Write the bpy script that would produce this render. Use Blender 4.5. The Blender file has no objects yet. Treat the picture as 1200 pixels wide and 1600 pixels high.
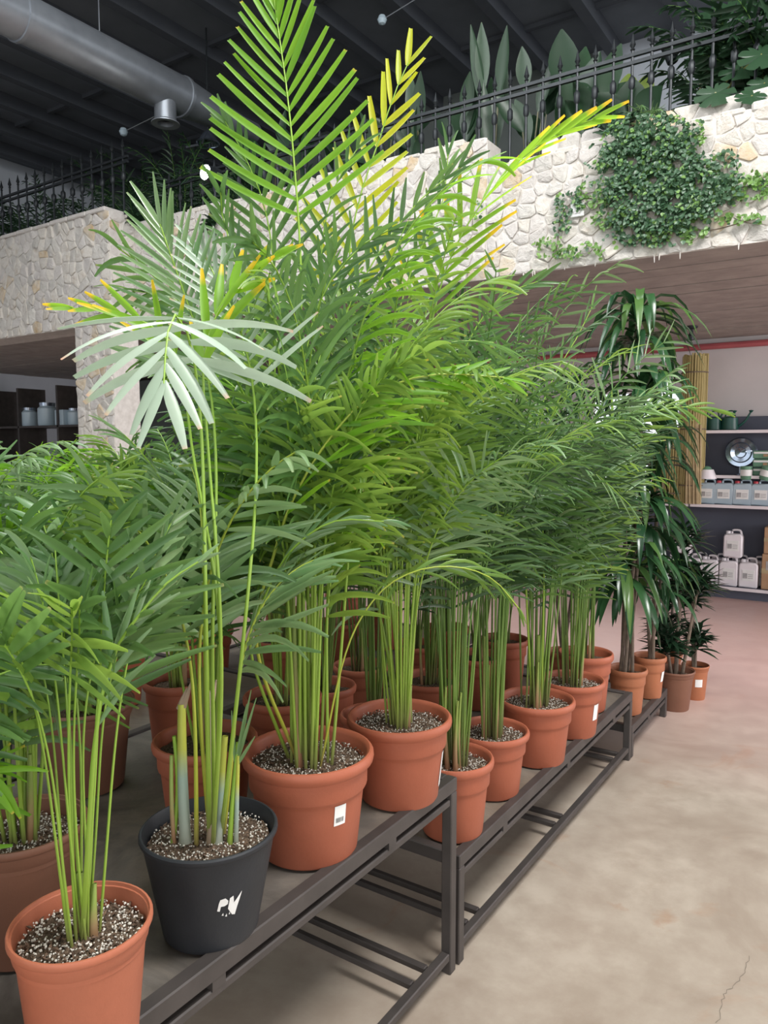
import bpy, bmesh, math, random
import numpy as np
from mathutils import Vector, Matrix

# ---------------------------------------------------------------- camera, world, lights
S = bpy.context.scene
COL = S.collection
PXF, CAMH = 1180.0, 1.6
PITCH = math.atan(100 / PXF)
YAW = math.atan(790 / PXF * math.cos(PITCH))
cam = bpy.data.cameras.new('camera')
cam.sensor_fit = 'HORIZONTAL'; cam.sensor_width = 36.0
cam.lens = 36.0 * PXF / 1200.0
cam.clip_start = 0.05; cam.clip_end = 200
camo = bpy.data.objects.new('camera', cam); COL.objects.link(camo)
camo.location = (0, 0, CAMH)
camo.rotation_euler = (math.pi / 2 - PITCH, 0, YAW)
S.camera = camo
S.view_settings.view_transform = 'Standard'
S.view_settings.look = 'None'
S.view_settings.gamma = 1.0
S.view_settings.use_curve_mapping = False
S.view_settings.exposure = 0.35

world = bpy.data.worlds.new('world'); S.world = world
world.use_nodes = True
wb = world.node_tree.nodes['Background']
wb.inputs[0].default_value = (0.93, 0.97, 1.0, 1)
wb.inputs[1].default_value = 1.15

def area(name, loc, aim, sx, sy, power, col=(1, 1, 1)):
    l = bpy.data.lights.new(name, 'AREA'); l.shape = 'RECTANGLE'
    l.size = sx; l.size_y = sy; l.energy = power; l.color = col
    o = bpy.data.objects.new(name, l); COL.objects.link(o)
    o.location = loc
    d = Vector(aim) - Vector(loc)
    o.rotation_euler = d.to_track_quat('-Z', 'Y').to_euler()
    return o
area('roof_light_over_aisle', (1.35, 1.9, 6.0), (-0.4, 2.0, 0), 1.3, 1.8, 300, (1, .985, .96))
area('roof_light_over_tables', (-3.4, 2.0, 6.0), (-2.4, 2.6, 0), 2.4, 2.4, 120, (.97, 1, 1))
area('front_window_light', (1.2, -3.2, 2.6), (-1.6, 2.6, 1.2), 4.0, 2.6, 70, (1, .98, .95))
area('upper_gallery_fill_light', (-1.0, 2.6, 5.6), (-1.0, 5.0, 3.2), 2.0, 1.0, 9, (1, .97, .94))  # added fill for the gallery stones and roof, no fitting hangs there
area('gallery_wall_light', (0.5, 7.4, 5.6), (-2.2, 9.0, 5.2), 1.0, .6, 22, (.95, .98, 1))  # brightens the pale upper wall, no fitting built for it
area('side_window_light', (5.0, 7.2, 2.0), (-1.5, 7.6, 0.6), 2.6, 2.2, 230, (1, .95, .97))

# ---------------------------------------------------------------- camera maths used for laying out
_F = np.array([-math.sin(YAW) * math.cos(PITCH), math.cos(YAW) * math.cos(PITCH), -math.sin(PITCH)])
_R = np.array([math.cos(YAW), math.sin(YAW), 0.0])
_U = np.cross(_R, _F)
CAM = np.array([0, 0, CAMH])
def ray(x, y): return _F + _R * (x - 600) / PXF - _U * (y - 800) / PXF
def atz(x, y, z): d = ray(x, y); return CAM + d * ((z - CAMH) / d[2])
def aty(x, y, Y): d = ray(x, y); return CAM + d * (Y / d[1])
def atx(x, y, X): d = ray(x, y); return CAM + d * (X / d[0])
def atw(x, y, w): return CAM + ray(x, y) * w
def fwd(p): return float((np.array(p) - CAM) @ _F)

rng = np.random.default_rng(11)
random.seed(11)
def U(a, b): return float(rng.uniform(a, b))

# ---------------------------------------------------------------- materials
def new_mat(name):
    m = bpy.data.materials.new(name); m.use_nodes = True
    nt = m.node_tree; b = nt.nodes['Principled BSDF']
    return m, nt, b
def ramp(nt, fac, stops):
    r = nt.nodes.new('ShaderNodeValToRGB')
    el = r.color_ramp.elements
    while len(el) < len(stops): el.new(0.5)
    for e, (p, c) in zip(el, stops):
        e.position = p; e.color = (*c, 1)
    nt.links.new(fac, r.inputs[0])
    return r.outputs[0]
def noise(nt, scale, detail=4, rough=.55, src='Object', dist=0):
    tc = nt.nodes.new('ShaderNodeTexCoord'); n = nt.nodes.new('ShaderNodeTexNoise')
    n.inputs['Scale'].default_value = scale; n.inputs['Detail'].default_value = detail
    n.inputs['Roughness'].default_value = rough; n.inputs['Distortion'].default_value = dist
    nt.links.new(tc.outputs[src], n.inputs['Vector'])
    return n.outputs['Fac']
def bump(nt, b, h, strength=.3, dist=.01):
    bp = nt.nodes.new('ShaderNodeBump'); bp.inputs['Strength'].default_value = strength
    bp.inputs['Distance'].default_value = dist
    nt.links.new(h, bp.inputs['Height']); nt.links.new(bp.outputs[0], b.inputs['Normal'])
def mixc(nt, fac, a, b, mode='MIX'):
    m = nt.nodes.new('ShaderNodeMix'); m.data_type = 'RGBA'; m.blend_type = mode
    for sock, v in ((0, fac), (6, a), (7, b)):
        if hasattr(v, 'is_output') or isinstance(v, bpy.types.NodeSocket): nt.links.new(v, m.inputs[sock])
        elif sock == 0: m.inputs[0].default_value = v
        else: m.inputs[sock].default_value = (*v, 1)
    return m.outputs[2]
def simple(name, c1, c2=None, scale=8, rough=.6, metal=0, bmp=0, spec=None, detail=4):
    m, nt, b = new_mat(name)
    c2 = c2 or tuple(x * .8 for x in c1)
    n = noise(nt, scale, detail)
    nt.links.new(ramp(nt, n, [(.35, c1), (.68, c2)]), b.inputs['Base Color'])
    b.inputs['Roughness'].default_value = rough; b.inputs['Metallic'].default_value = metal
    if spec is not None: b.inputs['Specular IOR Level'].default_value = spec
    if bmp: bump(nt, b, n, bmp)
    return m
def leaf_mat(name, base, dark, tip, tip_start=.8, transl=.35, rough=.36, spec=.5, edge=None, vein=True):
    m, nt, b = new_mat(name)
    at = nt.nodes.new('ShaderNodeAttribute'); at.attribute_name = 't'
    ar = nt.nodes.new('ShaderNodeAttribute'); ar.attribute_name = 'r'
    c = ramp(nt, ar.outputs['Fac'], [(0, dark), (1, base)])
    n = noise(nt, 26, 3)
    c = mixc(nt, ramp(nt, n, [(.3, (0, 0, 0)), (.8, (.45, .45, .45))]), c, tuple(x * .7 for x in base))
    # tip colour, only on some leaflets
    ad = nt.nodes.new('ShaderNodeMath'); ad.operation = 'MULTIPLY_ADD'
    nt.links.new(ar.outputs['Fac'], ad.inputs[0]); ad.inputs[1].default_value = .10
    ts = nt.nodes.new('ShaderNodeMath'); ts.operation = 'MULTIPLY'; ts.inputs[1].default_value = .9
    nt.links.new(at.outputs['Fac'], ts.inputs[0]); nt.links.new(ts.outputs[0], ad.inputs[2])
    f = ramp(nt, ad.outputs[0], [(tip_start, (0, 0, 0)), (min(tip_start + (.04 if tip_start > .9 else .13), 1), (1, 1, 1))])
    c = mixc(nt, f, c, tip)
    nt.links.new(c, b.inputs['Base Color'])
    b.inputs['Roughness'].default_value = rough
    b.inputs['Specular IOR Level'].default_value = spec
    tr = nt.nodes.new('ShaderNodeBsdfTranslucent')
    hs = nt.nodes.new('ShaderNodeHueSaturation'); hs.inputs['Hue'].default_value = .485
    hs.inputs['Saturation'].default_value = .98; hs.inputs['Value'].default_value = 1.5
    nt.links.new(c, hs.inputs['Color']); nt.links.new(hs.outputs[0], tr.inputs[0])
    ms = nt.nodes.new('ShaderNodeMixShader'); ms.inputs[0].default_value = transl
    nt.links.new(b.outputs[0], ms.inputs[1]); nt.links.new(tr.outputs[0], ms.inputs[2])
    nt.links.new(ms.outputs[0], nt.nodes['Material Output'].inputs[0])
    return m
M = {}
BR = (.36, .20, .08)
M['leaf_mid'] = leaf_mat('palm_leaf_mid', (.135, .265, .062), (.058, .145, .044), (.28, .30, .10), .95)
M['leaf_fresh'] = leaf_mat('palm_leaf_fresh', (.23, .38, .055), (.12, .25, .045), (.42, .38, .09), .95, .42, rough=.40)
M['leaf_deep'] = leaf_mat('palm_leaf_deep', (.068, .135, .046), (.030, .074, .030), (.16, .18, .07), .96, .25)  # deep green, with the canopy's inner shade put into it
M['leaf_bright'] = leaf_mat('palm_leaf_bright', (.22, .47, .025), (.14, .36, .025), (.62, .48, .06), .955, .55, rough=.45)
M['leaf_yellow'] = leaf_mat('palm_leaf_yellow', (.60, .60, .018), (.42, .52, .02), (.75, .42, .05), .97, .55, rough=.45)
M['leaf_yellow_tip'] = leaf_mat('palm_leaf_yellow_tip', (.26, .50, .025), (.20, .42, .03), (.85, .58, .02), .70, .5, rough=.45)
M['leaf_pale_sheen'] = leaf_mat('palm_leaf_pale_sheen', (.46, .56, .44), (.36, .47, .35), (.66, .36, .24), .90, .22, rough=.4)  # sky sheen on the frond put into a pale base colour
M['leaf_silver'] = leaf_mat('palm_leaf_silver_green', (.23, .35, .155), (.10, .22, .075), (.30, .34, .15), .96, .25, rough=.3)  # silver-green, with the grey leaf sheen put into the colour
M['broad_dark'] = leaf_mat('broad_leaf_dark', (.034, .082, .038), (.018, .045, .024), (.12, .2, .05), .98, .2)
M['broad_fresh'] = leaf_mat('broad_leaf_fresh', (.30, .42, .05), (.16, .30, .05), (.4, .5, .1), .98, .4)
M['drac'] = leaf_mat('dracaena_leaf', (.035, .10, .035), (.016, .055, .024), (.10, .12, .03), .98, .18, rough=.25)
M['drac_stripe'] = leaf_mat('dracaena_leaf_striped', (.11, .21, .05), (.06, .14, .04), (.1, .2, .03), .98, .25, rough=.3)
M['compacta'] = leaf_mat('compact_dracaena_leaf', (.022, .055, .026), (.010, .030, .016), (.03, .07, .03), .98, .1, rough=.3)
M['ivy'] = leaf_mat('ivy_leaf', (.085, .17, .085), (.045, .105, .055), (.12, .2, .1), .99, .2)
M['ivy_fresh'] = leaf_mat('ivy_leaf_fresh', (.20, .36, .09), (.13, .26, .07), (.2, .3, .1), .99, .3)

def petiole_mat(name, low, mid, top, z1=.12):
    m, nt, b = new_mat(name)
    at = nt.nodes.new('ShaderNodeAttribute'); at.attribute_name = 't'
    nt.links.new(ramp(nt, at.outputs['Fac'], [(0, low), (z1, mid), (.7, top)]), b.inputs['Base Color'])
    b.inputs['Roughness'].default_value = .38
    return m
M['petiole'] = petiole_mat('petiole_green', (.20, .20, .07), (.24, .36, .045), (.25, .42, .05))
M['petiole_deep'] = petiole_mat('petiole_deep', (.13, .12, .05), (.13, .21, .035), (.10, .22, .04))
M['petiole_olive'] = petiole_mat('petiole_olive', (.25, .18, .07), (.36, .38, .04), (.33, .42, .05))
M['cane_brown'] = petiole_mat('cane_brown', (.30, .14, .08), (.33, .22, .11), (.24, .32, .07), .35)
M['cane_grey'] = petiole_mat('cane_grey_green', (.30, .30, .24), (.27, .36, .30), (.40, .42, .06), .5)
M['sheath'] = petiole_mat('dry_sheath', (.28, .20, .14), (.36, .28, .19), (.42, .36, .25), .5)
M['drac_cane'] = simple('dracaena_cane', (.20, .15, .11), (.12, .09, .07), 30, .8, bmp=.4)

def clay(name, c, dirt=.75):
    m, nt, b = new_mat(name)
    n = noise(nt, 7, 5, .6); n2 = noise(nt, 90, 2)
    col = mixc(nt, ramp(nt, n, [(.42, (0, 0, 0)), (.75, (.55, .55, .55))]), c, tuple(x * dirt for x in c))
    nt.links.new(col, b.inputs['Base Color'])
    b.inputs['Roughness'].default_value = .52; b.inputs['Specular IOR Level'].default_value = .35
    bump(nt, b, n2, .05)
    return m
M['terracotta'] = clay('terracotta_plastic', (.375, .108, .058))
M['terracotta_light'] = clay('terracotta_light', (.42, .135, .075))
M['terracotta_orange'] = clay('terracotta_orange', (.40, .145, .07))
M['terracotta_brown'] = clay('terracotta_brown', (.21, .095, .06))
M['black_plastic'] = clay('black_plastic', (.022, .024, .028), 1.5)
M['green_plastic'] = clay('dark_green_plastic', (.022, .045, .035), 1.4)

def soil_mat():
    m, nt, b = new_mat('potting_soil')
    n = noise(nt, 160, 3, .6); n2 = noise(nt, 30, 4)
    c = ramp(nt, n, [(.3, (.035, .022, .014)), (.5, (.10, .064, .040)), (.66, (.19, .13, .088))])
    tc = nt.nodes.new('ShaderNodeTexCoord'); v = nt.nodes.new('ShaderNodeTexVoronoi')
    v.inputs['Scale'].default_value = 130; nt.links.new(tc.outputs['Object'], v.inputs['Vector'])
    f = ramp(nt, v.outputs['Distance'], [(.18, (.75, .75, .75)), (.25, (0, 0, 0))])
    sel = ramp(nt, v.outputs['Color'], [(.60, (0, 0, 0)), (.64, (1, 1, 1))])
    mm = mixc(nt, 1.0, f, sel, 'MULTIPLY')
    c = mixc(nt, mm, c, (.62, .56, .48))
    nt.links.new(c, b.inputs['Base Color']); b.inputs['Roughness'].default_value = .95
    bump(nt, b, n, .9, .01)
    return m
M['soil'] = soil_mat()
M['perlite'] = simple('perlite', (.78, .74, .68), (.6, .55, .48), 40, .9)
M['bark'] = simple('bark_chips', (.18, .11, .07), (.08, .05, .035), 40, .9)
def bed_mat():
    m, nt, b = new_mat('stained_bench_board')
    n = noise(nt, 2.2, 8, .66, dist=1.5); n2 = noise(nt, 40, 3)
    c = ramp(nt, n, [(.30, (.060, .053, .047)), (.46, (.13, .115, .10)), (.60, (.22, .19, .155)), (.75, (.13, .115, .10))])
    c = mixc(nt, ramp(nt, noise(nt, 1.3, 4), [(.5, (0, 0, 0)), (.66, (.6, .6, .6))]), c, (.15, .105, .065))
    nt.links.new(c, b.inputs['Base Color'])
    nt.links.new(ramp(nt, n, [(.3, (.32,) * 3), (.7, (.62,) * 3)]), b.inputs['Roughness'])
    bump(nt, b, n2, .12)
    return m
M['bed'] = bed_mat()
M['frame'] = simple('dark_steel_frame', (.068, .058, .054), (.05, .043, .04), 12, .48, .2, .05)
def floor_mat():
    m, nt, b = new_mat('polished_concrete')
    n = noise(nt, 1.1, 8, .62, dist=.6); n2 = noise(nt, 7, 6, .65)
    c = ramp(nt, n, [(.30, (.25, .19, .145)), (.45, (.38, .32, .26)), (.60, (.46, .40, .33)), (.74, (.33, .26, .20))])
    c = mixc(nt, ramp(nt, n2, [(.38, (.5, .5, .5)), (.62, (0, 0, 0))]), c, (.30, .24, .19))
    # rusty patches
    c = mixc(nt, ramp(nt, noise(nt, 2.3, 5, .6, dist=1.0), [(.60, (0, 0, 0)), (.70, (.5, .5, .5))]), c, (.34, .20, .12))
    # pink reflected light beyond the benches, mixed into the floor colour
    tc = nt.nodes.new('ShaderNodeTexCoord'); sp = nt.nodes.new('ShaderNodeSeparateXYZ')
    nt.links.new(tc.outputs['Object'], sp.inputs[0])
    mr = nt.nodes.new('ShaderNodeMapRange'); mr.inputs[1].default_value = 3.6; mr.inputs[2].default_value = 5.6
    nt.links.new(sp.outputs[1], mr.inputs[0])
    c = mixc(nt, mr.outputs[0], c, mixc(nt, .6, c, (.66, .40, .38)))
    nt.links.new(c, b.inputs['Base Color'])
    nt.links.new(ramp(nt, n2, [(.3, (.30,) * 3), (.7, (.50,) * 3)]), b.inputs['Roughness'])
    bump(nt, b, n2, .05)
    return m
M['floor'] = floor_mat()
M['crack'] = simple('crack_dark', (.17, .14, .11), (.24, .2, .16), 30, .9)
M['mortar'] = simple('white_mortar', (.66, .62, .58), (.54, .50, .46), 18, .9, bmp=.5)
def stone_mat(name, a, b_, c_):
    m, nt, b = new_mat(name)
    n = noise(nt, 9, 6, .65)
    nt.links.new(ramp(nt, n, [(.32, a), (.52, b_), (.70, c_)]), b.inputs['Base Color'])
    b.inputs['Roughness'].default_value = .9; bump(nt, b, noise(nt, 28, 6, .7), .6, .02)
    return m
STONES = [stone_mat('stone_cream', (.56, .51, .46), (.62, .58, .53), (.50, .43, .36)),
          stone_mat('stone_white', (.62, .585, .555), (.57, .53, .50), (.52, .48, .45)),
          stone_mat('stone_grey', (.50, .47, .44), (.58, .55, .51), (.44, .40, .36)),
          stone_mat('stone_ochre', (.58, .53, .47), (.57, .47, .35), (.50, .35, .20))]
M['board_concrete'] = simple('weathered_boards', (.36, .32, .29), (.27, .24, .22), 5, .85, bmp=.3)
M['roof_dark'] = simple('dark_roof_sheet', (.15, .163, .188), (.125, .138, .16), 3, .7)  # dark sheet, colour lifted to stand in for veiling haze
M['beam'] = simple('roof_beam_paint', (.06, .066, .08), (.07, .077, .09), 5, .7)
M['wall_white'] = simple('painted_wall', (.60, .56, .56), (.55, .52, .52), 2, .85)
M['wall_upper'] = simple('upper_wall_grey', (.52, .55, .60), (.47, .50, .55), 2, .85)
M['wall_dark'] = simple('dark_wall', (.15, .17, .16), (.12, .138, .13), 2, .85)
M['red_pipe'] = simple('red_pipe_paint', (.42, .10, .11), (.34, .08, .09), 4, .45)
M['duct'] = simple('galvanised_duct', (.26, .28, .31), (.18, .195, .22), 3, .38, .6)
M['iron'] = simple('black_wrought_iron', (.020, .024, .028), (.03, .034, .038), 8, .45, .4)
M['shelf_panel'] = simple('shelf_back_slate', (.085, .092, .125), (.075, .08, .11), 3, .7)
M['shelf_edge'] = simple('shelf_edge_white', (.80, .74, .76), (.74, .68, .70), 3, .5)
M['reed'] = None
def reed_mat():
    m, nt, b = new_mat('reed_matting')
    tc = nt.nodes.new('ShaderNodeTexCoord'); w = nt.nodes.new('ShaderNodeTexWave')
    mp = nt.nodes.new('ShaderNodeMapping'); mp.inputs['Scale'].default_value = (1, 1, .05)
    nt.links.new(tc.outputs['Object'], mp.inputs[0]); nt.links.new(mp.outputs[0], w.inputs[0])
    w.inputs['Scale'].default_value = 30; w.inputs['Distortion'].default_value = 2.0
    nt.links.new(ramp(nt, w.outputs['Fac'], [(0, (.34, .27, .10)), (1, (.50, .42, .19))]), b.inputs['Base Color'])
    b.inputs['Roughness'].default_value = .8; bump(nt, b, w.outputs['Fac'], .4, .01)
    return m
M['reed'] = reed_mat()
M['stake'] = simple('wooden_stake', (.46, .36, .20), (.36, .27, .15), 12, .8)
M['jug_white'] = simple('white_plastic', (.82, .78, .80), (.76, .72, .75), 4, .45)
M['jug_blue'] = simple('translucent_blue_plastic', (.44, .54, .60), (.40, .50, .57), 4, .25)
M['label_white'] = simple('paper_label', (.82, .82, .80), (.76, .76, .74), 20, .6)
M['print_dark'] = simple('label_print', (.10, .10, .10), (.14, .14, .14), 30, .7)
M['print_grey'] = simple('label_print_grey', (.42, .40, .40), (.3, .3, .3), 30, .7)
M['cap_red'] = simple('red_cap', (.55, .06, .08), (.48, .05, .07), 8, .4)
M['card'] = simple('cardboard', (.46, .28, .16), (.38, .23, .13), 6, .85)
M['can_green'] = simple('green_can_plastic', (.015, .085, .065), (.012, .065, .05), 4, .4)
M['pack_green'] = simple('green_pack', (.14, .30, .19), (.10, .22, .14), 10, .5)
M['chrome'] = simple('mirror_glass', (.55, .62, .72), (.35, .42, .55), 5, .10, .9)
M['lamp'] = None
def emit_mat(name, c, s):
    m, nt, b = new_mat(name)
    b.inputs['Emission Color'].default_value = (*c, 1); b.inputs['Emission Strength'].default_value = s
    return m
M['lamp'] = emit_mat('lamp_glow', (1, .99, .95), 40)
M['glass'] = None
def glass_mat():
    m, nt, b = new_mat('window_glass')
    b.inputs['Base Color'].default_value = (.95, .98, 1, 1)
    b.inputs['Roughness'].default_value = .02; b.inputs['Transmission Weight'].default_value = 1
    b.inputs['IOR'].default_value = 1.05
    return m
M['glass'] = glass_mat()

# ---------------------------------------------------------------- mesh helpers
def tag(o, label=None, cat=None, group=None, kind=None):
    if label: o['label'] = label
    if cat: o['category'] = cat
    if group: o['group'] = group
    if kind: o['kind'] = kind
    return o
def empty(name, loc, label=None, cat=None, group=None, kind=None, rz=0):
    o = bpy.data.objects.new(name, None); COL.objects.link(o)
    o.location = tuple(float(v) for v in loc); o.rotation_euler = (0, 0, rz)
    o.empty_display_size = .1
    return tag(o, label, cat, group, kind)
def link(name, me, parent=None, kind=None):
    o = bpy.data.objects.new(name, me); COL.objects.link(o)
    if parent is not None: o.parent = parent
    if kind: o['kind'] = kind
    return o
def mesh_np(name, V, Q, mats, t=None, r=None, mi=None, smooth=True):
    """V (n,3), Q (m,4) quads"""
    me = bpy.data.meshes.new(name)
    V = np.asarray(V, np.float32); Q = np.asarray(Q, np.int32)
    me.vertices.add(len(V)); me.vertices.foreach_set('co', V.ravel())
    me.loops.add(Q.size); me.loops.foreach_set('vertex_index', Q.ravel())
    k = Q.shape[1]
    me.polygons.add(len(Q)); me.polygons.foreach_set('loop_start', np.arange(0, Q.size, k, dtype=np.int32))
    me.polygons.foreach_set('loop_total', np.full(len(Q), k, np.int32))
    for m in mats: me.materials.append(m)
    if mi is not None: me.polygons.foreach_set('material_index', np.asarray(mi, np.int32))
    me.update(calc_edges=True)
    if smooth: me.polygons.foreach_set('use_smooth', np.ones(len(Q), bool))
    for nm, a in (('t', t), ('r', r)):
        if a is not None:
            at = me.attributes.new(nm, 'FLOAT', 'POINT'); at.data.foreach_set('value', np.asarray(a, np.float32))
    return me
class MB:
    """gathers simple solids and builds one mesh"""
    def __init__(s): s.v = []; s.f = []; s.m = []; s.cur = 0
    def add(s, vs, fs):
        n = len(s.v); s.v += [tuple(map(float, v)) for v in vs]
        s.f += [tuple(i + n for i in f) for f in fs]; s.m += [s.cur] * len(fs)
    def box(s, x0, x1, y0, y1, z0, z1):
        s.add([(x0, y0, z0), (x1, y0, z0), (x1, y1, z0), (x0, y1, z0), (x0, y0, z1), (x1, y0, z1), (x1, y1, z1), (x0, y1, z1)],
              [(0, 3, 2, 1), (4, 5, 6, 7), (0, 1, 5, 4), (1, 2, 6, 5), (2, 3, 7, 6), (3, 0, 4, 7)])
        return s
    def lathe(s, prof, n=24, c=(0, 0, 0), axis='z', cap=False):
        vs = []
        for (r, z) in prof:
            for k in range(n):
                a = 2 * math.pi * k / n; x, y = r * math.cos(a), r * math.sin(a)
                p = (x, y, z) if axis == 'z' else ((x, z, y) if axis == 'y' else (z, x, y))
                vs.append((p[0] + c[0], p[1] + c[1], p[2] + c[2]))
        fs = [(i * n + k, i * n + (k + 1) % n, (i + 1) * n + (k + 1) % n, (i + 1) * n + k) for i in range(len(prof) - 1) for k in range(n)]
        if cap: fs += [tuple(range(n))[::-1], tuple((len(prof) - 1) * n + k for k in range(n))]
        s.add(vs, fs); return s
    def tube(s, pts, r, n=6):
        pts = [np.array(p, float) for p in pts]; vs = []
        for i, p in enumerate(pts):
            d = pts[min(i + 1, len(pts) - 1)] - pts[max(i - 1, 0)]; d /= np.linalg.norm(d) + 1e-9
            a = np.cross(d, (0, 0, 1) if abs(d[2]) < .9 else (1, 0, 0)); a /= np.linalg.norm(a); b = np.cross(d, a)
            rr = r[i] if hasattr(r, '__len__') else r
            for k in range(n):
                t = 2 * math.pi * k / n; vs.append(p + rr * (a * math.cos(t) + b * math.sin(t)))
        m = len(pts)
        fs = [(i * n + k, i * n + (k + 1) % n, (i + 1) * n + (k + 1) % n, (i + 1) * n + k) for i in range(m - 1) for k in range(n)]
        fs += [tuple(range(n))[::-1], tuple((m - 1) * n + k for k in range(n))]
        s.add(vs, fs); return s
    def mesh(s, name, mats, smooth=False, bevel=0):
        me = bpy.data.meshes.new(name); me.from_pydata(s.v, [], s.f)
        mats = mats if isinstance(mats, (list, tuple)) else [mats]
        for m in mats: me.materials.append(m)
        if len(mats) > 1: me.polygons.foreach_set('material_index', s.m)
        bm = bmesh.new(); bm.from_mesh(me)
        bmesh.ops.recalc_face_normals(bm, faces=bm.faces)
        if bevel: bmesh.ops.bevel(bm, geom=bm.edges[:], offset=bevel, segments=1, affect='EDGES')
        bm.to_mesh(me); bm.free()
        if smooth:
            me.polygons.foreach_set('use_smooth', np.ones(len(me.polygons), bool))
            me.set_sharp_from_angle(angle=math.radians(38))
        return me
    def build(s, name, mats, parent=None, smooth=False, bevel=0, kind=None):
        return link(name, s.mesh(name, mats, smooth, bevel), parent, kind)
def norm(v):
    return v / (np.linalg.norm(v, axis=-1, keepdims=True) + 1e-9)

# ---------------------------------------------------------------- leaves and fronds
NSEG = 6
def strips(base, d0, nrm, L, W, droop, fold=.22, seg=NSEG, tipw=.22, start=.45, down=(0, 0, -1), wide_at=.35, pw=1.0):
    """k leaf blades as V-folded strips. base,d0,nrm (k,3); L,W,droop (k,). returns V (k,(seg+1)*3,3), t, Q"""
    k = len(base); u = np.linspace(0, 1, seg + 1)
    down = np.array(down, float)
    D = norm(d0[:, None, :] + droop[:, None, None] * (u[None, :, None] ** 1.3) * down)
    step = L[:, None, None] / seg
    P = base[:, None, :] + np.concatenate([np.zeros((k, 1, 3)), np.cumsum((D[:, :-1] + D[:, 1:]) / 2 * step, axis=1)], 1)
    Sd = norm(np.cross(D, nrm[:, None, :])); N = np.cross(Sd, D)
    prof = np.where(u < wide_at, start + (1 - start) * np.sin(u / wide_at * math.pi / 2),
                    tipw + (1 - tipw) * np.cos((u - wide_at) / (1 - wide_at) * math.pi / 2) ** pw)
    w = W[:, None, None] * prof[None, :, None] * .5
    Lf = P - Sd * w + N * w * fold; Rt = P + Sd * w + N * w * fold; Cn = P - N * w * fold
    V = np.stack([Lf, Cn, Rt], 2).reshape(k, (seg + 1) * 3, 3)
    t = np.repeat(u, 3)
    q = []
    for i in range(seg):
        a = i * 3; q += [(a, a + 1, a + 4, a + 3), (a + 1, a + 2, a + 5, a + 4)]
    return V, t, np.array(q)
def tube_np(P, R, n=5):
    m = len(P); D = norm(np.gradient(P, axis=0))
    ref = np.array([1, 0.2, 0.1]); A = norm(np.cross(D, ref)); B = np.cross(D, A)
    a = np.arange(n) * 2 * math.pi / n
    V = P[:, None, :] + R[:, None, None] * (A[:, None, :] * np.cos(a)[None, :, None] + B[:, None, :] * np.sin(a)[None, :, None])
    q = [(i * n + k, i * n + (k + 1) % n, (i + 1) * n + (k + 1) % n, (i + 1) * n + k) for i in range(m - 1) for k in range(n)]
    return V.reshape(-1, 3), np.array(q), np.repeat(np.linspace(0, 1, m), n)
def catmull(pts, n):
    pts = np.array(pts, float)
    P = np.vstack([2 * pts[0] - pts[1], pts, 2 * pts[-1] - pts[-2]])
    seg = len(pts) - 1; out = []
    for x in np.linspace(0, seg, n):
        i = min(int(x), seg - 1); u = x - i; p0, p1, p2, p3 = P[i:i + 4]
        out.append(.5 * ((2 * p1) + (-p0 + p2) * u + (2 * p0 - 5 * p1 + 4 * p2 - p3) * u * u + (-p0 + 3 * p1 - 3 * p2 + p3) * u ** 3))
    return np.array(out)
def resample(P, n):
    d = np.r_[0, np.cumsum(np.linalg.norm(np.diff(P, axis=0), axis=1))]
    s = np.linspace(0, d[-1], n)
    return np.stack([np.interp(s, d, P[:, i]) for i in range(3)], 1), d[-1]

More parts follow.
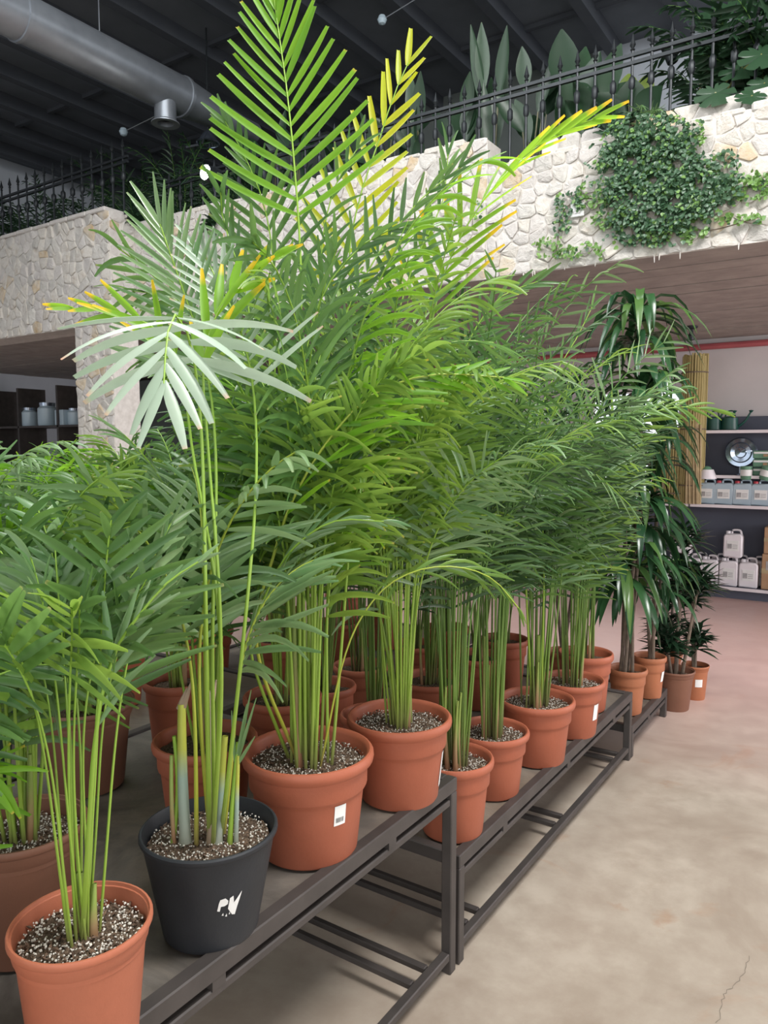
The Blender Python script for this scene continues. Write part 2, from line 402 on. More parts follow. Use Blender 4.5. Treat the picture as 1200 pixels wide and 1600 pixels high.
SPLIT = {}      # leaflets already built singly, by plant
def frond(plant, C_, side, mat, pet='petiole', s0=.45, n=22, L=.26, W=.018, a0=62, a1=22, droop=.5, lift=.25,
          r0=.005, r1=.0015, split=False, jitter=1.0, lfun=None, gap=0.0, tipw=.3, both=True, single=None):
    """C_: centre line (m,3) in the plant's own coordinates; side: sideways vector(s) of the blade plane"""
    P, tot = resample(C_, 26)
    T = norm(np.gradient(P, axis=0))
    R = np.linspace(r0, r1, len(P))
    tv, tq, tt = tube_np(P, R, 5)
    sidev = np.broadcast_to(np.asarray(side, float), P.shape)
    Sd = norm(sidev - T * np.sum(sidev * T, 1, keepdims=True)); N = np.cross(Sd, T)
    N = np.where((N[:, 2:3] < 0), N, N)
    s = np.linspace(s0, .995, n); idx = s * (len(P) - 1)
    def at(A): return np.stack([np.interp(idx, np.arange(len(P)), A[:, i]) for i in range(3)], 1)
    b, T_, S_, N_ = at(P), at(T), norm(at(Sd)), norm(at(N))
    v = (s - s0) / (1 - s0)
    bases = []; dirs = []; nr = []; Ls = []; Ws = []; dr = []
    lf = lfun(v) if lfun else (.55 + .45 * np.sin(np.clip(v * 1.15 + .18, 0, 1) * math.pi)) * (1 - .35 * v)
    for sg in ((-1, 1) if both else (both or 1,)):
        ang = np.radians(a0 + (a1 - a0) * v ** 1.1) + rng.normal(0, .11, n) * jitter
        li = lift + rng.normal(0, .12, n) * jitter
        li = li + rng.normal(0, .25) * jitter
        d = T_ * np.cos(ang)[:, None] + sg * S_ * np.sin(ang)[:, None] + N_ * li[:, None]
        keep = rng.random(n) >= gap
        bases.append(b[keep]); dirs.append(norm(d)[keep])
        nr.append(norm(N_ - sg * S_ * .35 + rng.normal(0, .12, (n, 3)) * jitter)[keep])
        l = L * lf * (1 + rng.normal(0, .07, n) * jitter)
        Ls.append(l[keep]); Ws.append((W * (.75 + .25 * lf) * (1 + rng.normal(0, .1, n)))[keep])
        dr.append((droop * (1 + rng.normal(0, .6, n) * jitter))[keep])
    base, d0, nrm, Ls, Ws, dr = map(np.concatenate, (bases, dirs, nr, Ls, Ws, dr))
    V, t, q = strips(base, d0, nrm, Ls, Ws, dr, tipw=tipw)
    k = len(V); rr = rng.random(k)
    pm = M[pet]; lm = M[mat]
    if split and SPLIT.get(plant.name, 0) + k <= 296:
        SPLIT[plant.name] = SPLIT.get(plant.name, 0) + k
        f = link('frond', mesh_np('frond', tv, tq, [pm], tt, np.full(len(tv), .5)), plant)
        for i in range(k):
            me = mesh_np('leaflet', V[i] - base[i], q, [lm], t, np.full(len(t), rr[i]))
            o = link('leaflet', me, f); o.location = base[i]
        return f
    nv = V.shape[1]
    VV = np.vstack([tv, V.reshape(-1, 3)])
    Q = np.vstack([tq, (q[None] + (np.arange(k) * nv)[:, None, None] + len(tv)).reshape(-1, 4)])
    mi = np.r_[np.zeros(len(tq)), np.ones(k * len(q))]
    tA = np.r_[tt, np.tile(t, k)]; rA = np.r_[np.full(len(tv), .5), np.repeat(rr, nv)]
    return link('frond', mesh_np('frond', VV, Q, [pm, lm], tA, rA, mi), plant)

def arch(base, az, L, a_start, a_end, p=2.0, m=26, flat=.5):
    """centre line starting near vertical and arching outwards towards azimuth az"""
    s = np.linspace(0, 1, m); al = np.radians(a_start + (a_end - a_start) * np.clip((s - flat * .5) / (1 - flat * .5), 0, 1) ** p)
    azv = az + np.linspace(0, 1, m)[:, None] ** 2 * float(rng.normal(0, .35))
    h = np.concatenate([np.cos(azv), np.sin(azv), azv * 0], 1)
    D = np.sin(al)[:, None] * h + np.cos(al)[:, None] * np.array([0, 0, 1.0])
    return np.array(base, float) + np.vstack([[0, 0, 0], np.cumsum((D[:-1] + D[1:]) / 2 * (L / (m - 1)), axis=0)])

# ---------------------------------------------------------------- pots
def pot_profile(kind, R, h):
    rb = R * (.70 if kind == 'black' else .74)
    if kind == 'thick':      # nursery pot with rolled rim and stepped shoulder
        o = [(rb * .97, 0), (rb, .006), (R * .835, h * .60), (R * .84, h * .625), (R * .885, h * .66), (R * .895, h * .675), (R * .90, h * .80), (R * .905, h * .87),
             (R * .96, h * .875), (R * .99, h * .90), (R, h * .935), (R * .995, h * .97), (R * .97, h * .995), (R * .94, h), (R * .905, h * .985), (R * .885, h * .95), (R * .84, h * .72)]
    elif kind == 'thin':
        o = [(rb * .97, 0), (rb, .006), (R * .885, h * .80), (R * .90, h * .83), (R * .935, h * .85), (R * .96, h * .93), (R * .985, h * .94), (R, h * .955), (R, h * .985), (R * .985, h),
             (R * .955, h), (R * .945, h * .975), (R * .925, h * .97), (R * .90, h * .80)]
    else:
        o = [(rb * .97, 0), (rb, .008), (rb * 1.005, .012), (R * .93, h * .84), (R * .955, h * .93), (R * .985, h * .94), (R, h * .955), (R, h * .985), (R * .98, h), (R * .955, h), (R * .94, h * .97), (R * .89, h * .75)]
    return o
def pot(plant, kind, mat, R, h, rich=False):
    mb = MB(); n = 44 if rich else 28
    pr = pot_profile(kind, R, h)
    mb.lathe(pr, n)
    mb.add([(pr[0][0] * math.cos(2 * math.pi * k / n), pr[0][0] * math.sin(2 * math.pi * k / n), 0) for k in range(n)], [tuple(range(n))])
    mb.build('pot', M[mat], plant, smooth=True)
    zs = h * .84; rs = R * .885
    rings, ns = (12 if rich else 5), (44 if rich else 24)
    vs = [(0, 0, zs + .006)]; 
    for i in range(1, rings + 1):
        for k in range(ns):
            a = 2 * math.pi * k / ns; r = rs * i / rings
            vs.append((r * math.cos(a), r * math.sin(a), zs + U(-.005, .006) + .008 * (1 - i / rings)))
    fs = [(0, 1 + k, 1 + (k + 1) % ns) for k in range(ns)]
    fs += [(1 + (i - 1) * ns + k, 1 + i * ns + k, 1 + i * ns + (k + 1) % ns, 1 + (i - 1) * ns + (k + 1) % ns) for i in range(1, rings) for k in range(ns)]
    mb = MB(); mb.add(vs, fs); s = mb.build('soil', M['soil'], plant, smooth=True, kind='stuff')
    if rich:
        for nm, cnt, m_, lo, hi, fl in (('perlite', 620, 'perlite', .0014, .0034, .9), ('bark_chips', 260, 'bark', .003, .008, .4)):
            pp = MB()
            for _ in range(cnt):
                a = U(0, 6.283); r = rs * math.sqrt(U(0.01, .97)); c = np.array([r * math.cos(a), r * math.sin(a), zs + .007 + U(-.002, .004)])
                sz = U(lo, hi); q = rng.normal(0, 1, (3, 3)); q, _x = np.linalg.qr(q)
                ax = q * np.array([[sz], [sz * fl], [sz * (.7 if fl > .5 else .35)]])
                pp.add([c + ax[0], c + ax[1], c - ax[0], c - ax[1], c + ax[2], c - ax[2]],
                       [(0, 1, 4), (1, 2, 4), (2, 3, 4), (3, 0, 4), (1, 0, 5), (2, 1, 5), (3, 2, 5), (0, 3, 5)])
            me = bpy.data.meshes.new(nm); me.from_pydata(pp.v, [], pp.f); me.materials.append(M[m_])
            link(nm, me, s, kind='stuff')
    return zs
def prof_r(kind, R, h, z):
    pr = pot_profile(kind, R, h)
    for (r0, z0), (r1, z1) in zip(pr, pr[1:]):
        if z0 <= z <= z1: return r0 + (r1 - r0) * (z - z0) / (z1 - z0 + 1e-9)
    return R
def sticker(plant, kind, R, h, ang, z0, z1, width, bars=True, poly=None, name='price_label'):
    """paper label lying on the pot wall, centred on azimuth ang (radians, plant coordinates)"""
    def P(u, v, off=.0012):
        z = z0 + (z1 - z0) * v; r = prof_r(kind, R, h, z) + off; a = ang + (u - .5) * width / r
        return (r * math.cos(a), r * math.sin(a), z)
    mb = MB()
    if poly is None:
        vs = [P(i / 5, j) for j in (0, 1) for i in range(6)]
        mb.add(vs, [(i, i + 1, i + 7, i + 6) for i in range(5)])
    else:
        for pg in poly: mb.add([P(u, v) for u, v in pg], [tuple(range(len(pg)))])
    o = mb.build(name, M['label_white'], plant)
    if bars:
        b = MB(); x = .14
        while x < .82:
            w = U(.012, .035); b.add([P(x, .16, .0020), P(x + w, .16, .0020), P(x + w, .40, .0020), P(x, .40, .0020)], [(0, 1, 2, 3)]); x += w + U(.012, .03)
        b.build('barcode', M['print_dark'], o)
    return o
def stem(plant, base, top, r0, r1, mat='cane_brown', bend=.003):
    b, t = np.array(base, float), np.array(top, float)
    s = np.linspace(0, 1, 9)[:, None]
    P = b + (t - b) * s + np.sin(s * math.pi) * rng.normal(0, bend, 3) * [1, 1, 0]
    R = np.linspace(r0, r1, 9); R[0] *= 1.25
    v, q, tt = tube_np(P, R, 9)
    return link('stem', mesh_np('stem', v, q, [M[mat]], tt), plant)

# ---------------------------------------------------------------- room shell
def struct(name, mb, mat, parent=None, **k):
    o = mb.build(name, mat, parent, **k); 
    if parent is None: o['kind'] = 'structure'
    return o
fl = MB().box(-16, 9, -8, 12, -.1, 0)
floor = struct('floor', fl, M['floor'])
# hairline cracks, thin dark strips lying in the concrete
def crack(px):
    pts = [atz(x, y, .0012) for x, y in px]
    P = catmull(pts, len(pts) * 6); P[:, :2] += rng.normal(0, .004, (len(P), 2))
    T = norm(np.gradient(P, axis=0)); Sd = np.stack([-T[:, 1], T[:, 0], T[:, 2] * 0], 1)
    w = np.abs(rng.normal(.0005, .0003, len(P)))[:, None] + .0004
    m = MB(); vs = list(P - Sd * w) + list(P + Sd * w); n = len(P)
    m.add(vs, [(i, i + 1, n + i + 1, n + i) for i in range(n - 1)])
    m.build('crack', M['crack'], floor)
crack([(1170, 1495), (1155, 1530), (1130, 1560), (1122, 1600)])

CEIL = 6.2
cb = MB(); cb.box(-12.2, 9, 3.6, 9.2, CEIL, CEIL + .15); cb.box(-12.2, -5.6, -8, 3.6, CEIL, CEIL + .15)
cb.box(3.4, 9, -8, 3.6, CEIL, CEIL + .15); cb.box(-5.6, 3.4, -8, -.6, CEIL, CEIL + .15)
ceiling = struct('ceiling', cb, M['roof_dark'])
for i in range(22):
    x = -11.4 + i * .78
    MB().box(x - .06, x + .06, 3.65, 9.05, CEIL - .16, CEIL).build('roof_beam', M['beam'], ceiling)
for y in (4.6, 6.4, 8.1):
    MB().box(-12.1, 8.8, y - .03, y + .03, CEIL - .05, CEIL - .002).build('purlin', M['beam'], ceiling)
for y in (3.62,):
    MB().box(-5.6, 3.4, y - .02, y + .06, CEIL - .02, CEIL + .3).build('skylight_kerb', M['beam'], ceiling)

# back wall on the ground floor with a window opening
WX0, WX1 = -3.05, float(aty(1062, 650, 9.05)[0]) + .03
WZ1, WZ0 = 2.29, .95
bw = MB(); bw.box(-12.2, WX0, 9.05, 9.2, 0, 2.8); bw.box(WX1, 9, 9.05, 9.2, 0, 2.8)
bw.box(-12.2, 9, 9.05, 9.2, 2.8, 2.95); bw.box(WX0, WX1, 9.05, 9.2, WZ1, 2.8); bw.box(WX0, WX1, 9.05, 9.2, 0, WZ0)
struct('wall_back', bw, M['wall_white'])
win = MB()
for (a, b, c, d) in ((WX0, WX1, WZ1 - .05, WZ1), (WX0, WX1, WZ0, WZ0 + .05), (WX0, WX0 + .05, WZ0, WZ1), (WX1 - .05, WX1, WZ0, WZ1), ((WX0 + WX1) / 2 - .025, (WX0 + WX1) / 2 + .025, WZ0, WZ1)):
    win.box(a, b, 9.08, 9.13, c, d)
wo = struct('window_1', win, M['shelf_edge'])
MB().box(WX0 + .03, WX1 - .03, 9.1, 9.106, WZ0 + .03, WZ1 - .03).build('pane', M['glass'], wo)
uw = MB().box(-3.1, 9, 9.05, 9.2, 2.95, CEIL); struct('wall_upper_right', uw, M['wall_upper'])
uw = MB().box(-12.2, -3.1, 9.05, 9.2, 2.95, CEIL); struct('wall_upper_left', uw, M['wall_dark'])
struct('trim_1', MB().box(-3.1, 4, 8.98, 9.05, 5.2, 5.32), M['stake'])
lw = MB().box(-12.2, -12, -8, 9.2, 0, CEIL); struct('wall_left', lw, M['wall_upper'])
struct('trim_2', MB().box(-12, -11.94, 2, 9.0, 5.05, 5.17), M['beam'])
struct('wall_under_gallery_left', MB().box(-12, -6.9, 8.6, 8.7, 0, 2.75), M['wall_dark'])

# mezzanine slab and its board-marked underside
struct('mezzanine_floor', MB().box(-12, 9, 5.06, 9.05, 2.84, 2.95), M['board_concrete'])
und = MB().box(-12, 9, 5.02, 9.05, 2.825, 2.84); under = struct('mezzanine_underside', und, M['board_concrete'])
y = 5.0; i = 0
while y < 9.0:
    w = U(.13, .24); dz = U(0, .007)
    MB().box(-12, 4, y + .004, min(y + w, 9.04) - .004, 2.795 + dz, 2.824).build('plank', M['board_concrete'], under)
    y += w
MB().tube([(-11.9, 8.98, 2.71), (4, 8.98, 2.71)], .034, 8).build('trim_3', M['red_pipe'])['kind'] = 'structure'
# thin conduit under the boards
MB().tube([aty(1062, 492, 7.6), aty(1240, 478, 7.6)], .012, 6).build('trim_4', M['duct'])['kind'] = 'structure'

# gallery wall of irregular stones: Voronoi pieces
def clip(poly, p, q):
    """keep the half of poly nearer p than q"""
    m = (p + q) / 2; n = q - p; out = []
    for i in range(len(poly)):
        a, b = poly[i], poly[(i + 1) % len(poly)]; da, db = (a - m) @ n, (b - m) @ n
        if da <= 0: out.append(a)
        if (da < 0) != (db < 0) and abs(da - db) > 1e-12: out.append(a + (b - a) * (da / (da - db)))
    return out
def cells(u0, u1, v0, v1, size, top=None):
    nu, nv = max(1, round((u1 - u0) / size)), max(1, round((v1 - v0) / (size * .82)))
    S_ = []
    for i in range(nu):
        for j in range(nv):
            S_.append(((i + .5 + U(-.42, .42)) / nu * (u1 - u0) + u0, (j + .5 + U(-.40, .40)) / nv * (v1 - v0) + v0))
    S_ = np.array(S_); out = []
    for i, p in enumerate(S_):
        poly = [np.array(c, float) for c in ((u0, v0), (u1, v0), (u1, v1), (u0, v1))]
        dd = np.linalg.norm(S_ - p, axis=1)
        for j in np.argsort(dd)[1:14]:
            if dd[j] < size * 3.2: poly = clip(poly, p, S_[j])
            if len(poly) < 3: break
        if len(poly) >= 3: out.append(np.array(poly))
    return out
def stone_piece(poly, place, gap=.0045, proud=.013):
    c = poly.mean(0); ext = np.linalg.norm(poly - c, axis=1).min()
    if ext < gap * 1.6: return None
    k = 1 - gap / max(np.linalg.norm(poly - c, axis=1).mean(), .01)
    # round the corners
    pr = []
    for i in range(len(poly)):
        a, b, d = poly[i - 1], poly[i], poly[(i + 1) % len(poly)]
        q = U(.06, .2); pr += [b + (a - b) * q, b + (d - b) * q]
    pr = np.array(pr); n = len(pr); hh = proud * U(.5, 1.25)
    r0 = c + (pr - c) * k; r1 = c + (pr - c) * k * .97; r2 = c + (pr - c) * k * .72 + rng.normal(0, .002, pr.shape)
    tilt = rng.normal(0, .09, 2)
    def z(p, base): return base + (p - c) @ tilt
    vs = [place(p, -.004) for p in r0] + [place(p, z(p, hh * .75)) for p in r1] + [place(p, z(p, hh) + U(-.002, .003)) for p in r2] + [place(c, hh * 1.08)]
    fs = []
    for a in (0, n):
        fs += [(a + i, a + (i + 1) % n, a + n + (i + 1) % n, a + n + i) for i in range(n)]
    fs += [(2 * n + i, 2 * n + (i + 1) % n, 3 * n) for i in range(n)]
    return vs, fs
NST = [0]
def stone_face(wall, place, u0, u1, v0, v1, size, single=lambda c: True, ochre=.10):
    bulk = MB()
    for poly in cells(u0, u1, v0, v1, size):
        sp = stone_piece(poly, place)
        if sp is None: continue
        c = poly.mean(0); mi = int(rng.choice(4, p=[.40, .33, .27 - ochre, ochre]))
        if single(c) and NST[0] < 298:
            NST[0] += 1
            m = MB(); m.add(*sp); m.build('stone', STONES[mi], wall, smooth=False)
        else:
            bulk.cur = mi; bulk.add(*sp)
    if bulk.v: 
        bulk.build('stone_facing', STONES, wall, kind='stuff')
YF = 4.987
g1 = MB(); g1.box(-2.45, 9, YF + .0, 5.2, 2.80, 3.55); g1.box(-6.28, -2.45, YF, 5.2, 2.80, 3.76)
g1.box(-2.1, 9, 5.12, 5.35, 3.4, 3.68)
gw = struct('wall_gallery', g1, M['mortar'])
place = lambda p, d: (p[0], YF - d, p[1])
stone_face(gw, place, -2.45, .2, 2.80, 3.57, .115)
stone_face(gw, place, -6.26, -2.45, 2.80, 3.78, .125, single=lambda c: c[0] > -4.2 and c[1] > 3.1, ochre=.08)
stone_face(gw, place, .2, 3.0, 2.80, 3.57, .13, single=lambda c: False)
place2 = lambda p, d: (p[0], 5.12 - d, p[1])
stone_face(gw, place2, -2.1, .1, 3.58, 3.72, .15)
# capstones along the top, uneven
for x in np.arange(-6.2, .3, .17):
    z = 3.76 if x < -2.45 else 3.55
    h = U(.015, .055); w = U(.13, .19)
    if -2.66 < x < -2.45: continue
    m = MB(); m.box(x, x + w * .95, YF - .012, YF + .13, z - .01, z + h); m.build('capstone', STONES[int(rng.integers(0, 3))], gw, bevel=.012)
# small drips of mortar below the bottom edge
dm = MB()
for _ in range(16):
    x = U(-3.4, .2); dm.tube([(x, YF - .005, 2.81), (x + U(-.004, .004), YF - .006, 2.80 - U(.01, .05))], [.006, .002], 5)
dm.build('mortar_drips', M['mortar'], gw, kind='stuff')
# projecting bay at the left with its pier
YL = 4.70
g2 = MB(); g2.box(-12, -6.28, YL, 5.2, 2.80, 3.85); g2.box(-6.87, -6.28, YL, 5.0, 0, 2.80)
gb = struct('wall_gallery_bay', g2, M['mortar'])
stone_face(gb, lambda p, d: (p[0], YL - d, p[1]), -10.2, -6.28, 2.80, 3.86, .125, single=lambda c: False, ochre=.05)
stone_face(gb, lambda p, d: (-6.28 + d, p[0], p[1]), YL, 4.98, 2.80, 3.86, .125, single=lambda c: False)
stone_face(gb, lambda p, d: (p[0], YL - d, p[1]), -6.87, -6.28, 1.0, 2.80, .125, single=lambda c: False)
for x in np.arange(-10.2, -6.3, .3):
    MB().box(x, x + .29, YL - .03, YL + .2, 3.85, 3.88 + U(0, .015)).build('capstone', STONES[1], gb, bevel=.008)
# small white switch plate on the stones
sx, _, sz = aty(902, 328, YF - .03)
sp = MB().box(sx - .045, sx + .045, YF - .034, YF - .022, sz - .045, sz + .045).build('switch_plate', M['label_white'], None, bevel=.004)
tag(sp, 'small square white switch plate on the stone wall left of the ivy', 'switch')
MB().box(sx - .022, sx + .022, YF - .038, YF - .034, sz - .022, sz + .022).build('rocker', M['jug_white'], sp)
struct('planting_bed', MB().box(-12, 9, 5.35, 6.4, 2.95, 3.5), M['soil'])

# ---------------------------------------------------------------- gallery railings
def railing(label, x0, x1, y, zb, zr, zt, step, r=.013):
    e = empty('railing', ((x0 + x1) / 2, y, zb), label, 'railing')
    ox = (x0 + x1) / 2
    for dz in (0, -.05):
        MB().box(x0 - ox, x1 - ox, -.012, .012, zr - zb + dz - .011, zr - zb + dz + .011).build('rail', M['iron'], e)
    me = MB()
    H = zt - zb
    me.tube([(0, 0, 0), (0, 0, H - .10)], r * .75, 6)
    zk = zr - zb
    me.lathe([(.001, H), (.012, H - .05), (.020, H - .075), (.008, H - .095), (.016, H - .105), (.008, H - .115)], 8)
    me.lathe([(r * .7, zk - .22), (r * 1.7, zk - .20), (r * 1.7, zk - .15), (r * .7, zk - .13)], 8)
    me = me.mesh('bar', M['iron'], smooth=True)
    x = x0 + step / 2
    while x < x1:
        o = link('bar', me, e); o.location = (x - ox, 0, 0); x += step
    return e
railing('black iron railing with spear finials above the ivy, right gallery', -3.6, .6, 5.27, 3.55, 4.19, 4.33, .125)
railing('black iron railing with spear finials above the left stone bay', -11.9, -6.3, 4.95, 3.85, 4.43, 4.62, .165, .015)
railing('plain dark iron railing behind the middle of the planted gallery', -6.2, -3.7, 5.3, 3.6, 4.25, 4.34, .16)

# ---------------------------------------------------------------- duct, ceiling fittings, lamp
dx, dz = -5.80, 4.95
d = empty('air_duct', (dx, 3, dz), 'round galvanised air duct hanging under the dark roof, upper left', 'duct')
Rd = .18
MB().lathe([(Rd, -5), (Rd, 2.2)], 32, axis='y').build('duct_pipe', M['duct'], d, smooth=True)
MB().lathe([(Rd, 2.2), (.10, 3.0), (.10, 3.2), (.001, 3.21)], 32, axis='y').build('reducer', M['duct'], d, smooth=True)
for yy in (-1.2, .55, 2.18):
    MB().lathe([(Rd, yy), (Rd + .012, yy + .005), (Rd + .012, yy + .035), (Rd, yy + .04)], 32, axis='y').build('seam_ring', M['duct'], d, smooth=True)
MB().lathe([(.10, -.12), (.10, -.30), (.13, -.32), (.13, -.33), (.075, -.325), (.07, -.28)], 28, c=(.02, 1.98, 0)).build('air_outlet', M['duct'], d, smooth=True)
for yy in (-.8, 1.3):
    MB().tube([(0, yy, Rd), (0, yy, CEIL - dz)], .006, 5).build('hanger_rod', M['duct'], d)
def ball_lamp(px, py, w, px2, py2, label):
    p = atw(px, py, w); e = empty('wire_lamp', p, label, 'lamp', 'small ball fittings on slanting wires')
    MB().lathe([(.001, -.045), (.03, -.035), (.045, 0), (.03, .035), (.001, .045)], 16).build('globe', M['jug_blue'], e, smooth=True)
    q = atw(px2, py2, w) - p
    MB().tube([(0, 0, 0), q], .005, 5).build('wire', M['duct'], e)
ball_lamp(193, 206, 8.0, 262, 172, 'small pale ball fitting on a wire below the duct outlet')
ball_lamp(597, 31, 7.0, 720, -45, 'small pale ball fitting on a wire at top centre right of the tallest frond')
for (px, py, w, lab, nm) in ((323, 270, 6.7, 'bright glaring spotlight among the gallery plants', 'spotlight'),):
    p = atw(px, py, w)
    e = empty(nm, p, lab, 'lamp')
    MB().lathe([(.001, -.01), (.06, -.006), (.068, .01), (.06, .03), (.001, .034)], 20, axis='y').build('bulb', M['lamp'], e, smooth=True)
    MB().lathe([(.064, -.02), (.07, -.02), (.07, .12), (.02, .15), (.001, .15)], 20, axis='y').build('housing', M['iron'], e, smooth=True)
    MB().tube([(0, .1, 0), (0, .1, -.75)], .01, 6).build('pole', M['iron'], e)
p = atw(325, 216, 8.4); e = empty('roof_projector', p, 'silver roof lamp fitting above the bright spotlight', 'lamp')
MB().lathe([(.12, -.06), (.13, -.05), (.05, .06), (.02, .08), (.001, .08)], 20).build('shade', M['chrome'], e, smooth=True)
MB().tube([(0, 0, .07), (0, 0, CEIL - p[2])], .01, 6).build('hanger_rod', M['iron'], e)
MB().tube([(-.12, 0, -.04), (-.35, 0, -.02)], .012, 6).build('arm', M['duct'], e)
p = aty(1045, 80, 5.6); e = empty('black_speaker', p, 'black cylindrical spotlight on the railing before the pale upper wall', 'lamp')
cyl = MB(); cyl.lathe([(.001, -.085), (.036, -.085), (.040, -.08), (.040, .075), (.034, .085), (.001, .085)], 20)
o = cyl.build('housing', M['iron'], e, smooth=True); o.rotation_euler = (0, math.radians(-22), 0)
MB().tube([(-.03, 0, .05), (-.14, -.02, .11)], .008, 6).build('bracket', M['iron'], e)
e.name = 'railing_spotlight'
p = aty(1080, 520, 8.0); e = empty('ceiling_sprinkler', (p[0], 8.0, 2.795), 'small dark ceiling fitting above the tall reed roll', 'fitting')
MB().lathe([(.001, 0), (.06, 0), (.06, -.015), (.02, -.03), (.02, -.07), (.035, -.09), (.03, -.13), (.001, -.14)], 16).build('body', M['iron'], e, smooth=True)

# ---------------------------------------------------------------- benches
def bench(label, x0, x1, y0, y1, top, group='low dark steel plant benches with boarded tops'):
    e = empty('plant_bench', ((x0 + x1) / 2, (y0 + y1) / 2, 0), label, 'bench', group)
    ox, oy = (x0 + x1) / 2, (y0 + y1) / 2
    def B(nm, a, b, c, d, z0, z1, m='frame', bev=.003):
        return MB().box(a - ox, b - ox, c - oy, d - oy, z0, z1).build(nm, M[m], e, bevel=bev)
    B('tabletop', x0 + .02, x1 - .02, y0 + .02, y1 - .02, top - .03, top - .006, 'bed', 0)
    t = .034
    g = .038 if top > .25 else .03
    for x in (x0, x1 - t):
        B('top_rail', x, x + t, y0, y1, top - .038, top + .004)
        B('lower_rail', x + .004, x + t - .004, y0 + t, y1 - t, top - .038 - .018 - .02, top - .038 - .018)
        yy = y0 + .32
        while yy < y1 - .1:
            B('spacer', x + .002, x + t - .002, yy, yy + .035, top - .058, top - .036, bev=0); yy += .62
    for y in (y0, y1 - t):
        B('top_rail', x0 + t, x1 - t, y, y + t, top - .038, top + .004)
    for x in (x0, x1 - t):
        for y in (y0, y1 - t):
            B('leg', x, x + t, y, y + t, 0, top - .038)
    if top > .25:
        for x in (x0, x1 - t):
            B('bottom_rail', x + .003, x + t - .003, y0 + t, y1 - t, .045, .07)
        for y in (y0 + .12, y0 + .20, (y0 + y1) / 2 - .04, (y0 + y1) / 2 + .04, y1 - .20, y1 - .12):
            B('crossbar', x0 + t, x1 - t, y - .011, y + .011, .048, .068)
    return e
XE = -1.036
bench('tallest dark steel bench in front, carrying the black pot', -2.17, XE, .02, 1.951, .61)
bench('middle-height dark steel bench stepping down behind the front bench', -2.17, XE, 1.972, 3.85, .35)
bench('lowest dark steel bench at the far end of the row', -2.17, XE, 3.862, 4.605, .165)
bench('dark bench behind the front one, hidden under palms at left', -3.42, -2.23, .6, 2.6, .52)
bench('dark bench of the second row under the dense palms', -3.42, -2.23, 2.65, 4.5, .35)

# ---------------------------------------------------------------- palms
def palm(xy, tz, R, h, label, kind='thick', pm='terracotta', n=16, H=1.4, mats=('leaf_mid',), pet='petiole', L=.27, W=.016, spread=(4, 12), end=(40, 100),
         s0=.45, lf=24, droop=.6, group=None, rich=False, stems=2, split=True, az=None, azs=None, hvar=.42, rim=.035, stem_h=.25, stem_mat='cane_brown', r0=.0045):
    e = empty('potted_palm', (xy[0], xy[1], tz), label, 'potted plant', group)
    zs = pot(e, kind, pm, R, h, rich)
    for i in range(n):
        a = (azs[i % len(azs)] if azs else i * 2.39996 + U(-.3, .3)); rr = U(.006, rim)
        b = (rr * math.cos(a) + U(-.008, .008), rr * math.sin(a) + U(-.008, .008), zs - .005)
        HH = H * (1 - hvar * (i / n) + U(-.06, .06))
        c = arch(b, a + U(-.3, .3), HH, U(*spread) * .5, U(*end), p=U(1.5, 2.3), flat=U(.5, .8))
        c[:, :2] += np.sin(np.linspace(0, 3, len(c)))[:, None] * rng.normal(0, .012, 2)
        tw = U(-1.0, 1.0); side = (-math.sin(a + tw), math.cos(a + tw), U(-.7, .7))
        mt = mats[int(rng.integers(0, len(mats)))]
        frond(e, c, side, mt, pet, s0=s0 + U(-.05, .08), n=lf, L=L * U(.85, 1.15), W=W, droop=droop * U(.6, 1.4), split=split, r0=r0, r1=.0014, gap=.04)
    for i in range(stems):
        a = U(0, 6.28); rr = U(.01, rim)
        b = (rr * math.cos(a), rr * math.sin(a), zs - .01)
        stem(e, b, (b[0] * 1.3 + U(-.01, .01), b[1] * 1.3, zs + stem_h * U(.7, 1.1)), .0085, .0035, stem_mat)
    e['_zs'] = zs
    del e['_zs']
    return e, zs
def local(e, pts):
    o = np.array(e.location); return np.array([np.array(p) - o for p in pts])
def hero(e, zs, foot, pix, mat, depth, side=None, foot_z=None, m=40, **k):
    """a frond whose line runs through real points: pix rows are (x, y, forward distance)"""
    pts = [np.array([foot[0], foot[1], zs - .005])] + list(local(e, [atw(x, y, w) for x, y, w in pix]))
    C_ = catmull(pts, m)
    if side is None: side = _R
    return frond(e, C_, side, mat, **k)

# --- the front row, left to right
MIX = ('leaf_mid', 'leaf_mid', 'leaf_fresh', 'leaf_fresh', 'leaf_silver')
P1, z1 = palm((-1.06, .70), .61, .112, .225, 'small parlour palm in a thin-rimmed terracotta pot at bottom left', 'thin', 'terracotta_light', n=15, H=.74, mats=('leaf_mid', 'leaf_fresh', 'leaf_silver'),
              L=.19, W=.017, spread=(2, 12), end=(12, 55), s0=.70, lf=8, rich=True, stems=3, stem_h=.10, r0=.0026, droop=.25, rim=.025, hvar=.28)
PB, zb = palm((-1.13, 1.045), .61, .140, .215, 'palm in the glossy black pot with a torn white sticker', 'black', 'black_plastic', n=4, H=.95, mats=('leaf_mid', 'leaf_silver'),
              pet='petiole_olive', L=.26, W=.016, spread=(3, 10), end=(40, 90), s0=.5, lf=16, rich=True, stems=0, stem_h=.3, r0=.005)
P3, z3 = palm((-1.163, 1.405), .61, .163, .25, 'tall areca palm in a terracotta pot with a white barcode label, beside the black pot', n=22, H=1.45, mats=('leaf_fresh', 'leaf_mid', 'leaf_bright', 'leaf_mid', 'leaf_fresh'),
              L=.27, W=.014, spread=(1, 7), end=(40, 100), rich=True, stems=5, stem_h=.42, lf=22, rim=.06, r0=.0045)
